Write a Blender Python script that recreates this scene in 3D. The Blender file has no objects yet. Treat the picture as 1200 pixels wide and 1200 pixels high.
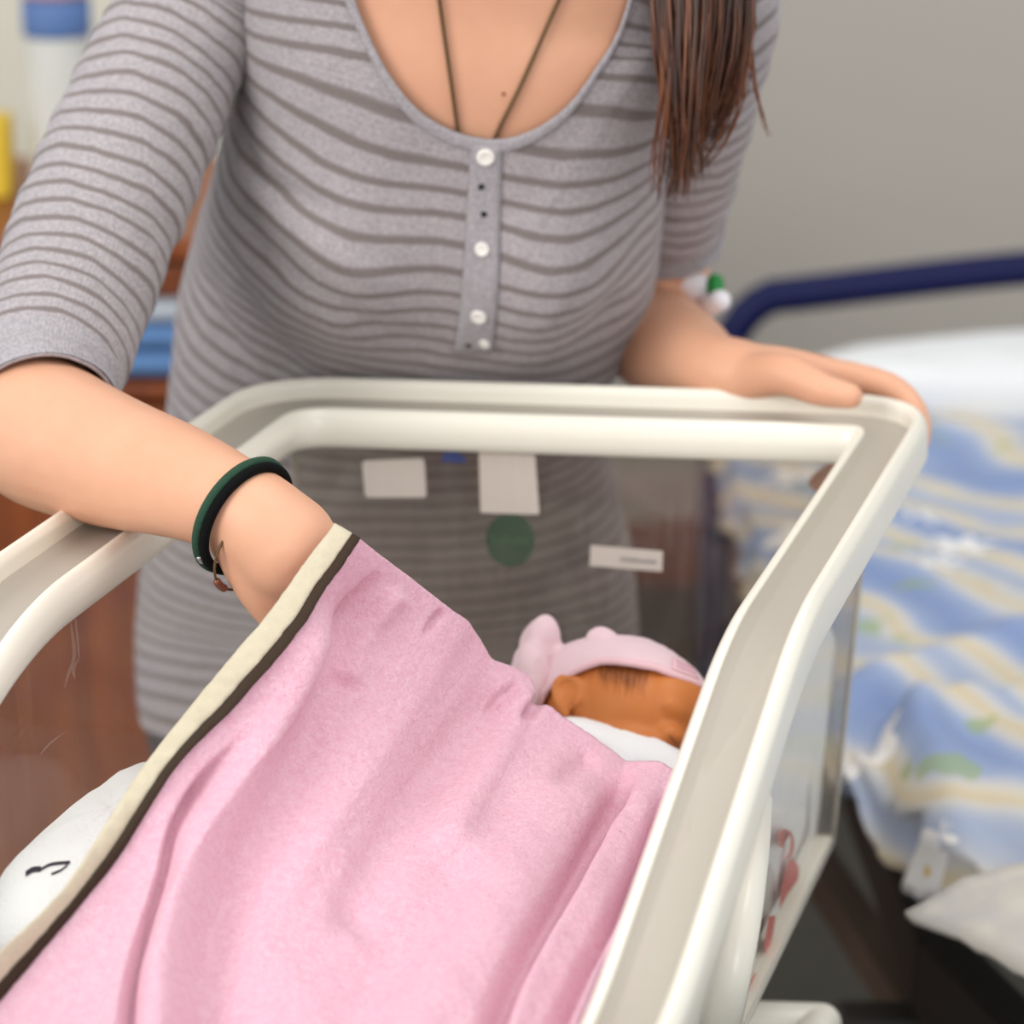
import bpy, bmesh, math, random
import numpy as np
from mathutils import Vector
random.seed(7); np.random.seed(7)
SC = bpy.context.scene
COL = SC.collection

# ------------------------------------------------------------------ camera, world, lights, exposure
F = 3600.0; TH = math.radians(17.0); CAM = np.array([0, 0, 1.552])
FW = np.array([0, math.cos(TH), -math.sin(TH)]); UP = np.array([0, math.sin(TH), math.cos(TH)]); RT = np.array([1.0, 0, 0])
cam_data = bpy.data.cameras.new('camera'); cam = bpy.data.objects.new('camera', cam_data); COL.objects.link(cam)
cam.location = CAM; cam.rotation_euler = (math.pi/2 - TH, 0, 0)
cam_data.sensor_width = 36; cam_data.lens = F/1200*36; cam_data.clip_start = 0.05
cam_data.dof.use_dof = True; cam_data.dof.focus_distance = 1.77; cam_data.dof.aperture_fstop = 0.108/0.022
SC.camera = cam
world = bpy.data.worlds.new('world'); SC.world = world; world.use_nodes = True
bg = world.node_tree.nodes['Background']; bg.inputs[0].default_value = (0.95, 0.97, 1.0, 1); bg.inputs[1].default_value = 0.80
SC.view_settings.view_transform = 'Standard'; SC.view_settings.look = 'None'; SC.view_settings.gamma = 1.0
SC.view_settings.use_curve_mapping = False; SC.view_settings.exposure = 0.0

def area_light(name, loc, target, size, power, color):
    l = bpy.data.lights.new(name, 'AREA'); l.shape = 'RECTANGLE'; l.size, l.size_y = size; l.energy = power; l.color = color
    o = bpy.data.objects.new(name, l); COL.objects.link(o); o.location = loc
    o.rotation_euler = (Vector(target) - Vector(loc)).to_track_quat('-Z', 'Y').to_euler()
    return o
area_light('window_daylight', (-2.4, -0.35, 2.3), (0.0, 2.0, 0.95), (1.7, 1.6), 76, (1.0, 0.97, 0.93))
area_light('front_fill_light', (1.1, -1.7, 2.1), (0.1, 1.9, 0.9), (1.4, 1.4), 20, (1.0, 0.98, 0.96))  # added fill light, not a window; brightens the printed sheet behind the right wall
area_light('ceiling_lamp', (0.5, 1.5, 2.95), (0.2, 2.0, 0.0), (1.4, 1.4), 20, (1.0, 0.97, 0.92))

# ------------------------------------------------------------------ helpers
def ray(px, py): return FW + RT*((px-600)/F) + UP*((600-py)/F)
def at(px, py, d): return CAM + ray(px, py)*d
def atz(px, py, z):
    r = ray(px, py); return CAM + r*((z-CAM[2])/r[2])
def proj(p):
    v = np.asarray(p) - CAM; d = v @ FW
    return np.stack([600+F*(v @ RT)/d, 600-F*(v @ UP)/d], -1)
def nrm(v):
    v = np.asarray(v, float); return v/np.maximum(np.linalg.norm(v, axis=-1, keepdims=True), 1e-12)
def srgb(r, g, b):
    f = lambda c: (c/255/12.92) if c/255 <= .04045 else ((c/255+.055)/1.055)**2.4
    return (f(r), f(g), f(b), 1)
def cr(P, n):
    """Catmull-Rom resample of control rows P (k, m) to n rows, uniform in the parameter."""
    P = np.asarray(P, float); k = len(P); t = np.linspace(0, k-1, n)
    i = np.clip(t.astype(int), 0, k-2); f = (t-i)[:, None]
    p0 = P[np.maximum(i-1, 0)]; p1 = P[i]; p2 = P[i+1]; p3 = P[np.minimum(i+2, k-1)]
    return 0.5*(2*p1+(p2-p0)*f+(2*p0-5*p1+4*p2-p3)*f**2+(3*p1-p0-3*p2+p3)*f**3)
def crlen(P, n):
    """The same, evenly spaced along the polyline length."""
    Q = cr(P, 400); L = np.concatenate([[0], np.cumsum(np.linalg.norm(np.diff(Q[:, :2] if Q.shape[1] == 2 else Q[:, :3], axis=0), axis=1))])
    s = np.linspace(0, L[-1], n)
    return np.stack([np.interp(s, L, Q[:, j]) for j in range(Q.shape[1])], -1)
def noise1(x, seed=0):
    rs = np.random.RandomState(seed); a = rs.rand(6)*6.28; f = np.array([1, 1.9, 3.3, 5.1, 8.2, 13.])
    return sum(np.sin(x*f[k]+a[k])/f[k]**.7 for k in range(6))*.4

def tag(o, label=None, cat=None, group=None, kind=None):
    if label: o['label'] = label
    if cat: o['category'] = cat
    if group: o['group'] = group
    if kind: o['kind'] = kind
    return o
def empty(name, loc, label, cat, group=None):
    o = bpy.data.objects.new(name, None); COL.objects.link(o); o.location = loc; o.empty_display_size = .05
    return tag(o, label, cat, group)
def link(name, me, m=None, parent=None, smooth=True):
    if m is not None and not me.materials: me.materials.append(m)
    o = bpy.data.objects.new(name, me); COL.objects.link(o)
    if parent is not None:
        o.parent = parent
        pl = Vector(parent.location); q = parent
        while q.parent: q = q.parent; pl += Vector(q.location)
        o.location = -pl if parent.type == 'EMPTY' or parent.location.length else (0, 0, 0)
        if parent.parent is not None: o.location = (0, 0, 0)
    if smooth: me.polygons.foreach_set('use_smooth', [True]*len(me.polygons))
    return o
class MB:
    def __init__(s): s.v = []; s.f = []; s.n = 0; s.uv = []
    def add(s, V, Fc, uv=None):
        V = np.asarray(V, float).reshape(-1, 3); s.v.append(V); s.f += [tuple(i+s.n for i in f) for f in Fc]; s.n += len(V)
        s.uv.append(np.zeros((len(V), 2)) if uv is None else np.asarray(uv, float).reshape(-1, 2))
        return s
    def mesh(s, name, uvname=None):
        me = bpy.data.meshes.new(name); V = np.concatenate(s.v); me.from_pydata(V.tolist(), [], s.f)
        if uvname:
            uv = np.concatenate(s.uv); l = me.uv_layers.new(name=uvname)
            vi = np.empty(len(me.loops), int); me.loops.foreach_get('vertex_index', vi)
            l.data.foreach_set('uv', uv[vi].ravel())
        me.update(); return me
    def build(s, name, m, parent=None, smooth=True, uvname=None): return link(name, s.mesh(name, uvname), m, parent, smooth)
def grid_faces(r, c, wrap=False):
    f = []
    for i in range(r-1):
        for j in range(c if wrap else c-1):
            k = (j+1) % c; f.append((i*c+j, i*c+k, (i+1)*c+k, (i+1)*c+j))
    return f
def add_loft(mb, R, cap=True, wrap=True, uv=None):
    R = np.asarray(R, float); r, c = R.shape[:2]; f = grid_faces(r, c, wrap)
    if cap and wrap: f += [tuple(range(c))[::-1], tuple((r-1)*c+j for j in range(c))]
    return mb.add(R.reshape(-1, 3), f, uv)
def frames(P, ref=None):
    P = np.asarray(P, float); T = nrm(np.gradient(P, axis=0)); N = np.zeros_like(P)
    n = np.array(ref if ref is not None else ([0, 0, 1] if abs(T[0][2]) < .9 else [1, 0, 0]), float)
    for i in range(len(P)):
        n = n - T[i]*(n @ T[i]); n /= max(np.linalg.norm(n), 1e-9); N[i] = n
    return T, N, np.cross(T, N)
def tube(P, rad, seg=10, ref=None, flat=1.0):
    P = np.asarray(P, float); rad = np.broadcast_to(np.asarray(rad, float), (len(P),)); T, N, B = frames(P, ref)
    a = np.linspace(0, 2*math.pi, seg, endpoint=False)
    return P[:, None]+rad[:, None, None]*(np.cos(a)[None, :, None]*N[:, None]*flat+np.sin(a)[None, :, None]*B[:, None])
def round_tube(P, rad, seg=12, n=24, ref=None, flat=1.0):
    """tube along control rows with hemispherical ends."""
    P = np.asarray(P, float); rad = np.broadcast_to(np.asarray(rad, float), (len(P),))
    Q = cr(np.c_[P, rad], n); C, r = Q[:, :3], Q[:, 3]
    T = nrm(np.gradient(C, axis=0)); k = np.linspace(0, 1, 6)
    a0 = [C[0]-T[0]*r[0]*math.cos(x*math.pi/2) for x in k[:-1]]; b0 = [r[0]*max(math.sin(x*math.pi/2), .03) for x in k[:-1]]
    a1 = [C[-1]+T[-1]*r[-1]*math.sin(x*math.pi/2) for x in k[1:]]; b1 = [r[-1]*max(math.cos(x*math.pi/2), .03) for x in k[1:]]
    return tube(np.array(a0+list(C)+a1), np.array(b0+list(r)+b1), seg, ref, flat)
def box(mb, c, s, rot=None, bev=0.0):
    bm = bmesh.new(); bmesh.ops.create_cube(bm, size=1)
    for v in bm.verts: v.co = Vector((v.co.x*s[0], v.co.y*s[1], v.co.z*s[2]))
    if bev: bmesh.ops.bevel(bm, geom=bm.edges[:], offset=bev, segments=2, affect='EDGES', profile=.6)
    V = np.array([v.co[:] for v in bm.verts]); Fc = [tuple(v.index for v in f.verts) for f in bm.faces]; bm.free()
    if rot is not None: V = V @ np.asarray(rot).T
    return mb.add(V+np.asarray(c), Fc)
def ellipsoid(c, A, n=24, m=32):
    th = np.linspace(0.02, math.pi-.02, n); ph = np.linspace(0, 2*math.pi, m, endpoint=False)
    S = np.stack([np.sin(th)[:, None]*np.cos(ph), np.sin(th)[:, None]*np.sin(ph), np.cos(th)[:, None]+0*ph], -1)
    return np.asarray(c)+S @ np.asarray(A)          # rows of A are the axis vectors
def solid(V, th, mb=None, uv=None):
    """grid surface (r,c,3) given thickness th along its normal, closed at the edges."""
    V = np.asarray(V, float); du = np.gradient(V, axis=1); dv = np.gradient(V, axis=0); n = nrm(np.cross(du, dv))
    r, c = V.shape[:2]; mb = mb or MB(); base = grid_faces(r, c); N = r*c
    ring = [j for j in range(c)]+[i*c+c-1 for i in range(1, r)]+[(r-1)*c+j for j in range(c-2, -1, -1)]+[i*c for i in range(r-2, 0, -1)]
    f = list(base)+[tuple(N+i for i in q[::-1]) for q in base]
    for a, b in zip(ring, ring[1:]+ring[:1]): f.append((b, a, N+a, N+b))
    return mb.add(np.concatenate([V.reshape(-1, 3), (V-n*th).reshape(-1, 3)]), f, None if uv is None else np.concatenate([uv.reshape(-1, 2)]*2))
def remesh(mb, name, voxel, smooth_it=6):
    me = mb.mesh(name+'_raw'); o = bpy.data.objects.new('tmp', me); COL.objects.link(o)
    md = o.modifiers.new('r', 'REMESH'); md.mode = 'VOXEL'; md.voxel_size = voxel
    sm = o.modifiers.new('s', 'SMOOTH'); sm.factor = .5; sm.iterations = smooth_it
    dg = bpy.context.evaluated_depsgraph_get(); out = bpy.data.meshes.new_from_object(o.evaluated_get(dg)); out.name = name
    bpy.data.objects.remove(o); bpy.data.meshes.remove(me); return out

# ------------------------------------------------------------------ materials
class NT:
    def __init__(s, name):
        s.m = bpy.data.materials.new(name); s.m.use_nodes = True; s.t = s.m.node_tree; s.b = s.t.nodes['Principled BSDF']; s.out = s.t.nodes['Material Output']
    def n(s, typ, **kw):
        x = s.t.nodes.new('ShaderNode'+typ)
        for k, v in kw.items():
            if k.startswith('i_'):
                key = k[2:]; x.inputs[int(key) if key.isdigit() else key.replace('_', ' ')].default_value = v
            else: setattr(x, k, v)
        return x
    def l(s, a, b): s.t.links.new(a, b)
    def math(s, op, a, b=None, c=None):
        x = s.n('Math', operation=op)
        for i, v in enumerate((a, b, c)):
            if v is None: continue
            if isinstance(v, (int, float)): x.inputs[i].default_value = v
            else: s.l(v, x.inputs[i])
        return x.outputs[0]
    def mix(s, f, a, b):
        x = s.n('Mix', data_type='RGBA')
        for i, v in ((0, f), (6, a), (7, b)):
            if isinstance(v, (int, float, tuple)): x.inputs[i].default_value = v
            else: s.l(v, x.inputs[i])
        return x.outputs[2]
    def ramp(s, f, stops, interp='LINEAR'):
        x = s.n('ValToRGB'); x.color_ramp.interpolation = interp; e = x.color_ramp.elements
        while len(e) < len(stops): e.new(.5)
        for k, (p, c) in enumerate(stops): e[k].position = p; e[k].color = c
        s.l(f, x.inputs[0]); return x.outputs[0]
    def coord(s, kind='Object', scale=None):
        c = s.n('TexCoord').outputs[kind]
        if scale:
            mp = s.n('Mapping'); mp.inputs['Scale'].default_value = scale; s.l(c, mp.inputs[0]); c = mp.outputs[0]
        return c
    def noise(s, vec, scale, detail=3, rough=.5):
        x = s.n('TexNoise', i_Scale=scale, i_Detail=detail, i_Roughness=rough); s.l(vec, x.inputs['Vector']); return x.outputs[0]
    def bump(s, h, strength=.3, dist=.001):
        x = s.n('Bump'); x.inputs['Strength'].default_value = strength; x.inputs['Distance'].default_value = dist
        s.l(h, x.inputs['Height']); s.l(x.outputs[0], s.b.inputs['Normal'])
    def set(s, **kw):
        for k, v in kw.items():
            i = s.b.inputs[k.replace('_', ' ')]
            if hasattr(v, 'is_linked'): s.l(v, i)
            else: i.default_value = v
        return s
def simple(name, rgb, rough=.5, var=.06, scale=30, bump=0, bscale=200, **kw):
    n = NT(name); c = n.coord(); f = n.noise(c, scale); a = tuple(x*(1-var) for x in rgb[:3])+(1,); b = tuple(min(1, x*(1+var)) for x in rgb[:3])+(1,)
    n.set(Base_Color=n.mix(f, a, b), Roughness=rough, **kw)
    if bump: n.bump(n.noise(c, bscale, 4), bump, .001)
    return n.m
M = {}
def skin_mat(name, base, blush):
    n = NT(name); c = n.coord(); f = n.noise(c, 14, 4, .6); g = n.noise(c, 90, 3, .6)
    col = n.mix(n.math('MULTIPLY', f, .75), base, blush)
    col = n.mix(n.math('MULTIPLY', g, .18), col, tuple(x*.75 for x in blush[:3])+(1,))
    n.set(Base_Color=col, Roughness=.48, Subsurface_Weight=.12, Subsurface_Scale=.01, Subsurface_Radius=(1, .35, .2), Specular_IOR_Level=.35)
    n.bump(n.noise(c, 260, 4), .12, .0006); return n
M['skin'] = skin_mat('skin', srgb(230, 180, 149), srgb(211, 149, 117)).m
M['baby_skin'] = skin_mat('baby_skin', srgb(208, 132, 66), srgb(190, 102, 50)).m
M['lip'] = simple('lip', srgb(190, 105, 95), .4)
M['eye'] = simple('eye', srgb(235, 230, 225), .15, .02)
def knit(name, striped=True, base=(168, 161, 164), dark=(116, 106, 102), period=.0152):
    n = NT(name); uv = n.n('UVMap', uv_map='cloth').outputs[0]; sp = n.n('SeparateXYZ'); n.l(uv, sp.inputs[0]); c = n.coord()
    wob = n.math('MULTIPLY', n.math('SUBTRACT', n.noise(c, 25, 2), .5), .004)
    ph = n.math('FRACT', n.math('DIVIDE', n.math('ADD', sp.outputs[1], wob), period))
    d = n.math('ABSOLUTE', n.math('SUBTRACT', ph, .5))
    st = n.n('MapRange', i_From_Min=.10, i_From_Max=.19, i_To_Min=1.0, i_To_Max=0.0); n.l(d, st.inputs[0])
    hea = n.noise(c, 420, 3, .7); h2 = n.noise(n.coord('Object', (1, 1, 3)), 160, 3, .7)
    b1 = n.mix(n.ramp(hea, [(.3, (0, 0, 0, 1)), (.7, (1, 1, 1, 1))]), srgb(*[x*.86 for x in base]), srgb(*[min(255, x*1.13) for x in base]))
    b1 = n.mix(n.math('MULTIPLY', h2, .35), b1, srgb(*[x*.9 for x in base]))
    col = n.mix(n.math('MULTIPLY', st.outputs[0], .85), b1, srgb(*dark)) if striped else b1
    n.set(Base_Color=col, Roughness=.95, Sheen_Weight=.15, Specular_IOR_Level=.1)
    wv = n.math('SINE', n.math('MULTIPLY', sp.outputs[0], 2600)); wv2 = n.math('SINE', n.math('MULTIPLY', sp.outputs[1], 2600))
    n.bump(n.math('ADD', n.math('ADD', n.math('MULTIPLY', wv, .3), n.math('MULTIPLY', wv2, .3)), hea), .35, .0008)
    return n.m
M['shirt'] = knit('striped_knit'); M['knit_plain'] = knit('plain_knit', False, (165, 160, 164))
M['white_rim'] = simple('white_rim_plastic', srgb(240, 236, 222), .28, .02, 8, Coat_Weight=.25, Coat_Roughness=.15)
M['white_button'] = simple('pearl_button', srgb(240, 236, 230), .2, .05, 200)
M['hole'] = simple('button_hole', srgb(30, 28, 32), .9)
M['label_paper'] = simple('label_paper', srgb(250, 248, 250), .6, .005)
M['ink'] = simple('ink', srgb(150, 150, 165), .7)
M['blue_tape'] = simple('blue_tape', srgb(30, 70, 160), .5)
M['cord_brown'] = simple('cord_brown', srgb(96, 70, 38), .7, .2, 400)
M['mole'] = simple('mole', srgb(150, 85, 60), .6)
def acrylic(name, tint, haze, rough=.05, dif=(.75, .72, .68, 1), gl=.16, streak=1.0):
    n = NT(name); t = n.n('BsdfTransparent'); t.inputs[0].default_value = tint
    d = n.n('BsdfDiffuse'); d.inputs[0].default_value = dif
    g = n.n('BsdfGlossy', i_Roughness=rough); g.inputs[0].default_value = (1, 1, 1, 1)
    m1 = n.n('MixShader'); 
    sc = n.noise(n.coord('Object', (60, 60, 5)), 3, 3, .7); hz = n.math('MULTIPLY', n.ramp(sc, [(.45, (1-.3*streak,)*3+(1,)), (.8, (1+streak,)*3+(1,))]), haze)
    n.l(hz, m1.inputs[0]); n.l(t.outputs[0], m1.inputs[1]); n.l(d.outputs[0], m1.inputs[2])
    fr = n.math('ADD', .03, n.math('MULTIPLY', n.math('POWER', n.n('LayerWeight').outputs['Facing'], 5.0), gl)); m2 = n.n('MixShader'); n.l(fr, m2.inputs[0]); n.l(m1.outputs[0], m2.inputs[1]); n.l(g.outputs[0], m2.inputs[2])
    n.l(m2.outputs[0], n.out.inputs[0]); return n.m
M['acrylic'] = acrylic('acrylic_wall', (.80, .76, .71, 1), .035)  # end-wall tint darkened to stand in for the shade behind the far wall
M['acrylic_rim'] = acrylic('acrylic_channel', (.80, .77, .72, 1), .62, .35, (.60, .55, .48, 1), .16, 0.0)
M['acrylic_clear'] = acrylic('acrylic_side', (.97, .965, .95, 1), .03)
M['acrylic_edge'] = simple('acrylic_edge', srgb(205, 200, 190), .2, .03, Alpha=.55)
M['scratch'] = simple('scratch', srgb(190, 170, 160), .6, .1, Alpha=.35)
def film(name, col, alpha):
    n = NT(name); n.set(Base_Color=col, Roughness=.5, Alpha=alpha); return n.m
M['green_film'] = film('green_film', srgb(22, 92, 58), .62); M['green_ink'] = film('green_ink', srgb(70, 120, 90), .7)
def fleece():
    n = NT('pink_fleece'); c = n.coord(); a = n.noise(c, 480, 4, .75); b = n.noise(c, 230, 4, .75); g = n.noise(c, 18, 3, .6)
    col = n.mix(n.ramp(b, [(.32, (0, 0, 0, 1)), (.68, (1, 1, 1, 1))]), srgb(238, 182, 201), srgb(247, 205, 219))
    col = n.mix(n.math('MULTIPLY', n.ramp(a, [(.50, (0, 0, 0, 1)), (.68, (1, 1, 1, 1))]), .5), col, srgb(218, 160, 182))
    col = n.mix(n.math('MULTIPLY', n.ramp(g, [(.4, (0, 0, 0, 1)), (.7, (1, 1, 1, 1))]), .3), col, srgb(240, 186, 206))
    n.set(Base_Color=col, Roughness=1.0, Sheen_Weight=.22, Sheen_Roughness=.5, Sheen_Tint=srgb(255, 225, 235), Specular_IOR_Level=.05, Subsurface_Weight=.08, Subsurface_Scale=.006, Subsurface_Radius=(1, .5, .6))
    n.bump(n.math('ADD', a, n.math('MULTIPLY', b, 1.2)), .8, .0022); return n.m
M['fleece'] = fleece()
M['beige_binding'] = simple('beige_binding', srgb(198, 188, 164), .9, .12, 160, .5, 500)
M['brown_piping'] = simple('brown_piping', srgb(60, 47, 37), .85, .12, 200, .4, 600, Specular_IOR_Level=.2)
M['cap_pink'] = simple('cap_pink', srgb(226, 196, 202), .9, .05, 60, .3, 900, Sheen_Weight=.25)
M['cap_edge'] = simple('cap_edge', srgb(232, 192, 198), .9, .04, 60, .2, 900)
M['cap_inside'] = simple('cap_inside', srgb(160, 84, 100), .9)
M['white_cloth'] = simple('white_cloth', srgb(236, 237, 238), .9, .03, 40, .4, 700, Sheen_Weight=.15)
M['white_terry'] = simple('white_terry', srgb(240, 240, 238), 1, .03, 60, .8, 420, Sheen_Weight=.2)
M['pink_ink'] = simple('pink_ink', srgb(212, 118, 112), .85, .15, 60)
M['tag_ink'] = simple('tag_ink', srgb(206, 158, 178), .9)
M['navy_ink'] = simple('navy_ink', srgb(45, 40, 52), .8)
M['mattress'] = simple('mattress_cover', srgb(225, 222, 218), .7)
def hair_mat(name, a, b):
    n = NT(name); c = n.coord('Object', (1, 1, .12)); f = n.noise(c, 120, 3, .6)
    n.set(Base_Color=n.mix(n.ramp(f, [(.35, (0, 0, 0, 1)), (.7, (1, 1, 1, 1))]), a, b), Roughness=.38, Specular_IOR_Level=.5); return n.m
M['hair'] = hair_mat('brown_hair', srgb(74, 40, 24), srgb(132, 78, 46)); M['hair_dark'] = hair_mat('dark_hair', srgb(46, 26, 17), srgb(88, 50, 30))
M['baby_hair'] = hair_mat('baby_hair', srgb(128, 70, 34), srgb(152, 88, 44))
M['trousers'] = simple('trousers', srgb(66, 62, 66), .9, .15, 80, .3, 600)
M['shoe'] = simple('shoe', srgb(210, 208, 204), .6)
M['band_green'] = simple('band_green', srgb(24, 66, 44), .75, .45, 600, .8, 1500); M['band_black'] = simple('band_black', srgb(10, 10, 11), .9, Specular_IOR_Level=.15)
M['metal'] = simple('metal_bead', srgb(170, 172, 170), .3, .1, 50, Metallic=.9)
M['copper'] = simple('copper_bead', srgb(120, 66, 48), .4, .2, 200)
M['bandage'] = simple('bandage', srgb(238, 232, 236), .8, .03); M['cap_green'] = simple('green_cap', srgb(10, 130, 52), .4); M['white_plastic'] = simple('white_plastic', srgb(240, 238, 244), .35)
M['blue_metal'] = simple('blue_painted_metal', srgb(5, 14, 66), .5, .08, 20, Specular_IOR_Level=.25)
M['dark_metal'] = simple('dark_metal', srgb(38, 32, 28), .55, .2, 15); M['brown_metal'] = simple('brown_metal', srgb(84, 68, 56), .5, .15, 12)
def plaster(name, a, b):
    n = NT(name); c = n.coord(); n.set(Base_Color=n.mix(n.noise(c, 2.5, 4), a, b), Roughness=.85); n.bump(n.noise(c, 120, 4), .15, .001); return n.m
M['wall_grey'] = plaster('wall_grey', srgb(190, 184, 174), srgb(198, 192, 183)); M['wall_pale'] = plaster('wall_pale', srgb(222, 218, 200), srgb(232, 230, 214))
def wood():
    n = NT('reddish_wood'); c = n.coord('Object', (9, 9, .9)); f = n.noise(c, 3, 5, .6)
    n.set(Base_Color=n.ramp(f, [(.25, srgb(104, 46, 18)), (.55, srgb(142, 72, 30)), (.8, srgb(166, 92, 44))]), Roughness=.42); n.bump(f, .1, .001); return n.m
M['wood'] = wood()
def lino():
    n = NT('dark_linoleum'); c = n.coord(); f = n.noise(c, 40, 6, .7); n.set(Base_Color=n.ramp(f, [(.3, srgb(44, 44, 38)), (.7, srgb(66, 64, 56))]), Roughness=.4); return n.m
M['lino'] = lino()
def floral():
    n = NT('floral_duvet_print'); c = n.coord()
    w = n.n('TexWave', wave_type='BANDS', bands_direction='DIAGONAL', i_Scale=1.9, i_Distortion=8.5, i_Detail=2.5, i_Detail_Scale=1.0); n.l(c, w.inputs[0])
    col = n.ramp(w.outputs[1], [(.0, srgb(132, 152, 194)), (.20, srgb(158, 174, 204)), (.34, srgb(200, 200, 204)), (.48, srgb(214, 206, 188)), (.66, srgb(212, 196, 162)), (.82, srgb(206, 204, 200)), (1., srgb(166, 178, 202))])
    v = n.n('TexVoronoi', i_Scale=9.0, i_Randomness=.9); n.l(c, v.inputs['Vector'])
    g = n.noise(c, 16, 2); green = n.math('MULTIPLY', n.math('GREATER_THAN', g, .65), n.math('GREATER_THAN', v.outputs['Distance'], .38))
    col = n.mix(n.math('MULTIPLY', green, .6), col, srgb(150, 172, 92))
    # daisies: petals from the direction away from each cell's centre
    df = n.n('VectorMath', operation='SUBTRACT'); mp = n.n('VectorMath', operation='SCALE'); mp.inputs['Scale'].default_value = 9.0; n.l(c, mp.inputs[0])
    n.l(c, df.inputs[0]); n.l(v.outputs['Position'], df.inputs[1]); sx = n.n('SeparateXYZ'); n.l(df.outputs[0], sx.inputs[0])
    ang = n.math('ARCTAN2', sx.outputs[1], sx.outputs[0]); pet = n.math('ADD', .30, n.math('MULTIPLY', n.math('COSINE', n.math('MULTIPLY', ang, 6)), .07))
    cs = n.n('SeparateColor'); n.l(v.outputs['Color'], cs.inputs[0]); on = n.math('GREATER_THAN', cs.outputs[0], .62)
    col = n.mix(n.math('MULTIPLY', on, n.math('LESS_THAN', v.outputs['Distance'], pet)), col, srgb(244, 242, 240))
    col = n.mix(n.math('MULTIPLY', on, n.math('LESS_THAN', v.outputs['Distance'], .09)), col, srgb(226, 190, 84))
    n.set(Base_Color=col, Roughness=.9, Sheen_Weight=.1); n.bump(n.noise(c, 500, 3), .2, .0008); return n.m
M['floral'] = floral()
def sheetmat():
    n = NT('white_bed_sheet'); c = n.coord(); f = n.noise(c, 22, 4, .6); n.set(Base_Color=n.mix(n.ramp(f, [(.45, (0, 0, 0, 1)), (.7, (1, 1, 1, 1))]), srgb(206, 200, 190), srgb(190, 188, 186)), Roughness=.9); n.bump(f, .3, .004); return n.m
M['bed_sheet'] = sheetmat()
M['bottle'] = film('bottle_plastic', srgb(226, 228, 222), .8); M['bottle_blue'] = simple('blue_label', srgb(86, 118, 172), .6); M['bottle_white'] = simple('white_cap', srgb(235, 232, 232), .5); M['pinkish'] = simple('pink_collar', srgb(206, 160, 160), .6)
M['yellow'] = simple('yellow_carton', srgb(226, 192, 50), .6); M['towel_blue'] = simple('towel_blue', srgb(98, 136, 186), .95, .12, 30, .6, 300); M['towel_white'] = simple('towel_white', srgb(196, 204, 214), .95, .05, 30, .6, 300)
M['dark_niche'] = simple('dark_niche', srgb(60, 32, 20), .7)

# ------------------------------------------------------------------ room
def slab(name, c, s, m): 
    o = box(MB(), c, s).build(name, m, None, False); return tag(o, kind='structure')
slab('floor', (0, 2.0, -.02), (6.4, 6.4, .04), M['lino'])
slab('wall_back', (0, 4.75, 1.4), (6.4, .1, 2.84), M['wall_grey'])
slab('wall_left', (-1.62, 4.25, 1.4), (2.9, .1, 2.84), M['wall_pale'])
slab('baseboard_back', (0, 4.69, .05), (6.4, .02, .1), M['wood'])

# ------------------------------------------------------------------ bassinet
A1 = nrm(np.array([.4231, -.0498, 0])); A2 = nrm(np.array([-.277, -.961, 0]))
fL = np.array([-.163, 2.078]); fR = np.array([.264, 2.026]); ln = .455; dr = .30; drz = .098; end = .20
e2 = A2[:2]
loop = []
def pt(base, t):
    z = 1.0 - drz*np.clip((t-ln)/dr, 0, 1); return np.array([*(base+e2*t), z])
L_pts = [pt(fL, t) for t in (0, ln, ln+dr, ln+dr+end)]; R_pts = [pt(fR, t) for t in (0, ln, ln+dr, ln+dr+end)]
corner = [L_pts[3], L_pts[2], L_pts[1], L_pts[0], R_pts[0], R_pts[1], R_pts[2], R_pts[3]]
radii = [.045, .05, .05, .045, .045, .05, .05, .045]
path = []
K = len(corner)
for i in range(K):
    p, a, b = corner[i], corner[i-1], corner[(i+1) % K]
    da, db = a-p, b-p; r = radii[i]; A = p+nrm(da)*r; B = p+nrm(db)*r
    for t in np.linspace(0, 1, 9): path.append((1-t)**2*A+2*t*(1-t)*p+t*t*B)
# resample densely, closed
path = np.array(path); Pc = np.vstack([path, path[:1]]); Ls = np.concatenate([[0], np.cumsum(np.linalg.norm(np.diff(Pc, axis=0), axis=1))])
def insert_long(P):
    out = []
    for a, b in zip(P[:-1], P[1:]):
        k = max(1, int(np.linalg.norm(b-a)/.03)); out += [a+(b-a)*j/k for j in range(k)]
    return np.array(out)
RIM = insert_long(Pc)
tg = np.roll(RIM, -1, 0)-np.roll(RIM, 1, 0); tg[:, 2] = 0; tg = nrm(tg); nout = np.stack([-tg[:, 1], tg[:, 0], 0*tg[:, 0]], -1)
cen = RIM.mean(0)
if np.mean(np.sum(nout*(RIM-cen), 1)) < 0: nout = -nout
def sweep(profile, closed=True):
    pr = np.array(profile); R = RIM[:, None]+nout[:, None]*pr[None, :, 0, None]; R = R + np.array([0, 0, 1])*pr[None, :, 1, None]
    r, c = R.shape[:2]; f = []
    for i in range(r):
        k = (i+1) % r
        for j in range(c if closed else c-1):
            q = (j+1) % c; f.append((i*c+j, i*c+q, k*c+q, k*c+j))
    return MB().add(R.reshape(-1, 3), f)
def rounded(pts, r=.002, n=4):
    out = []; k = len(pts); pts = np.array(pts, float)
    for i in range(k):
        p = pts[i]; a = pts[i-1]-p; b = pts[(i+1) % k]-p; rr = min(r, np.linalg.norm(a)*.45, np.linalg.norm(b)*.45)
        A, B = p+nrm(a)*rr, p+nrm(b)*rr
        out += [(1-t)**2*A+2*t*(1-t)*p+t*t*B for t in np.linspace(0, 1, n)]
    return out
bas = empty('bassinet', (0, 1.7, 0), 'clear acrylic hospital bassinet with thick white rim on a trolley, in front of the woman', 'bassinet')
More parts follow.
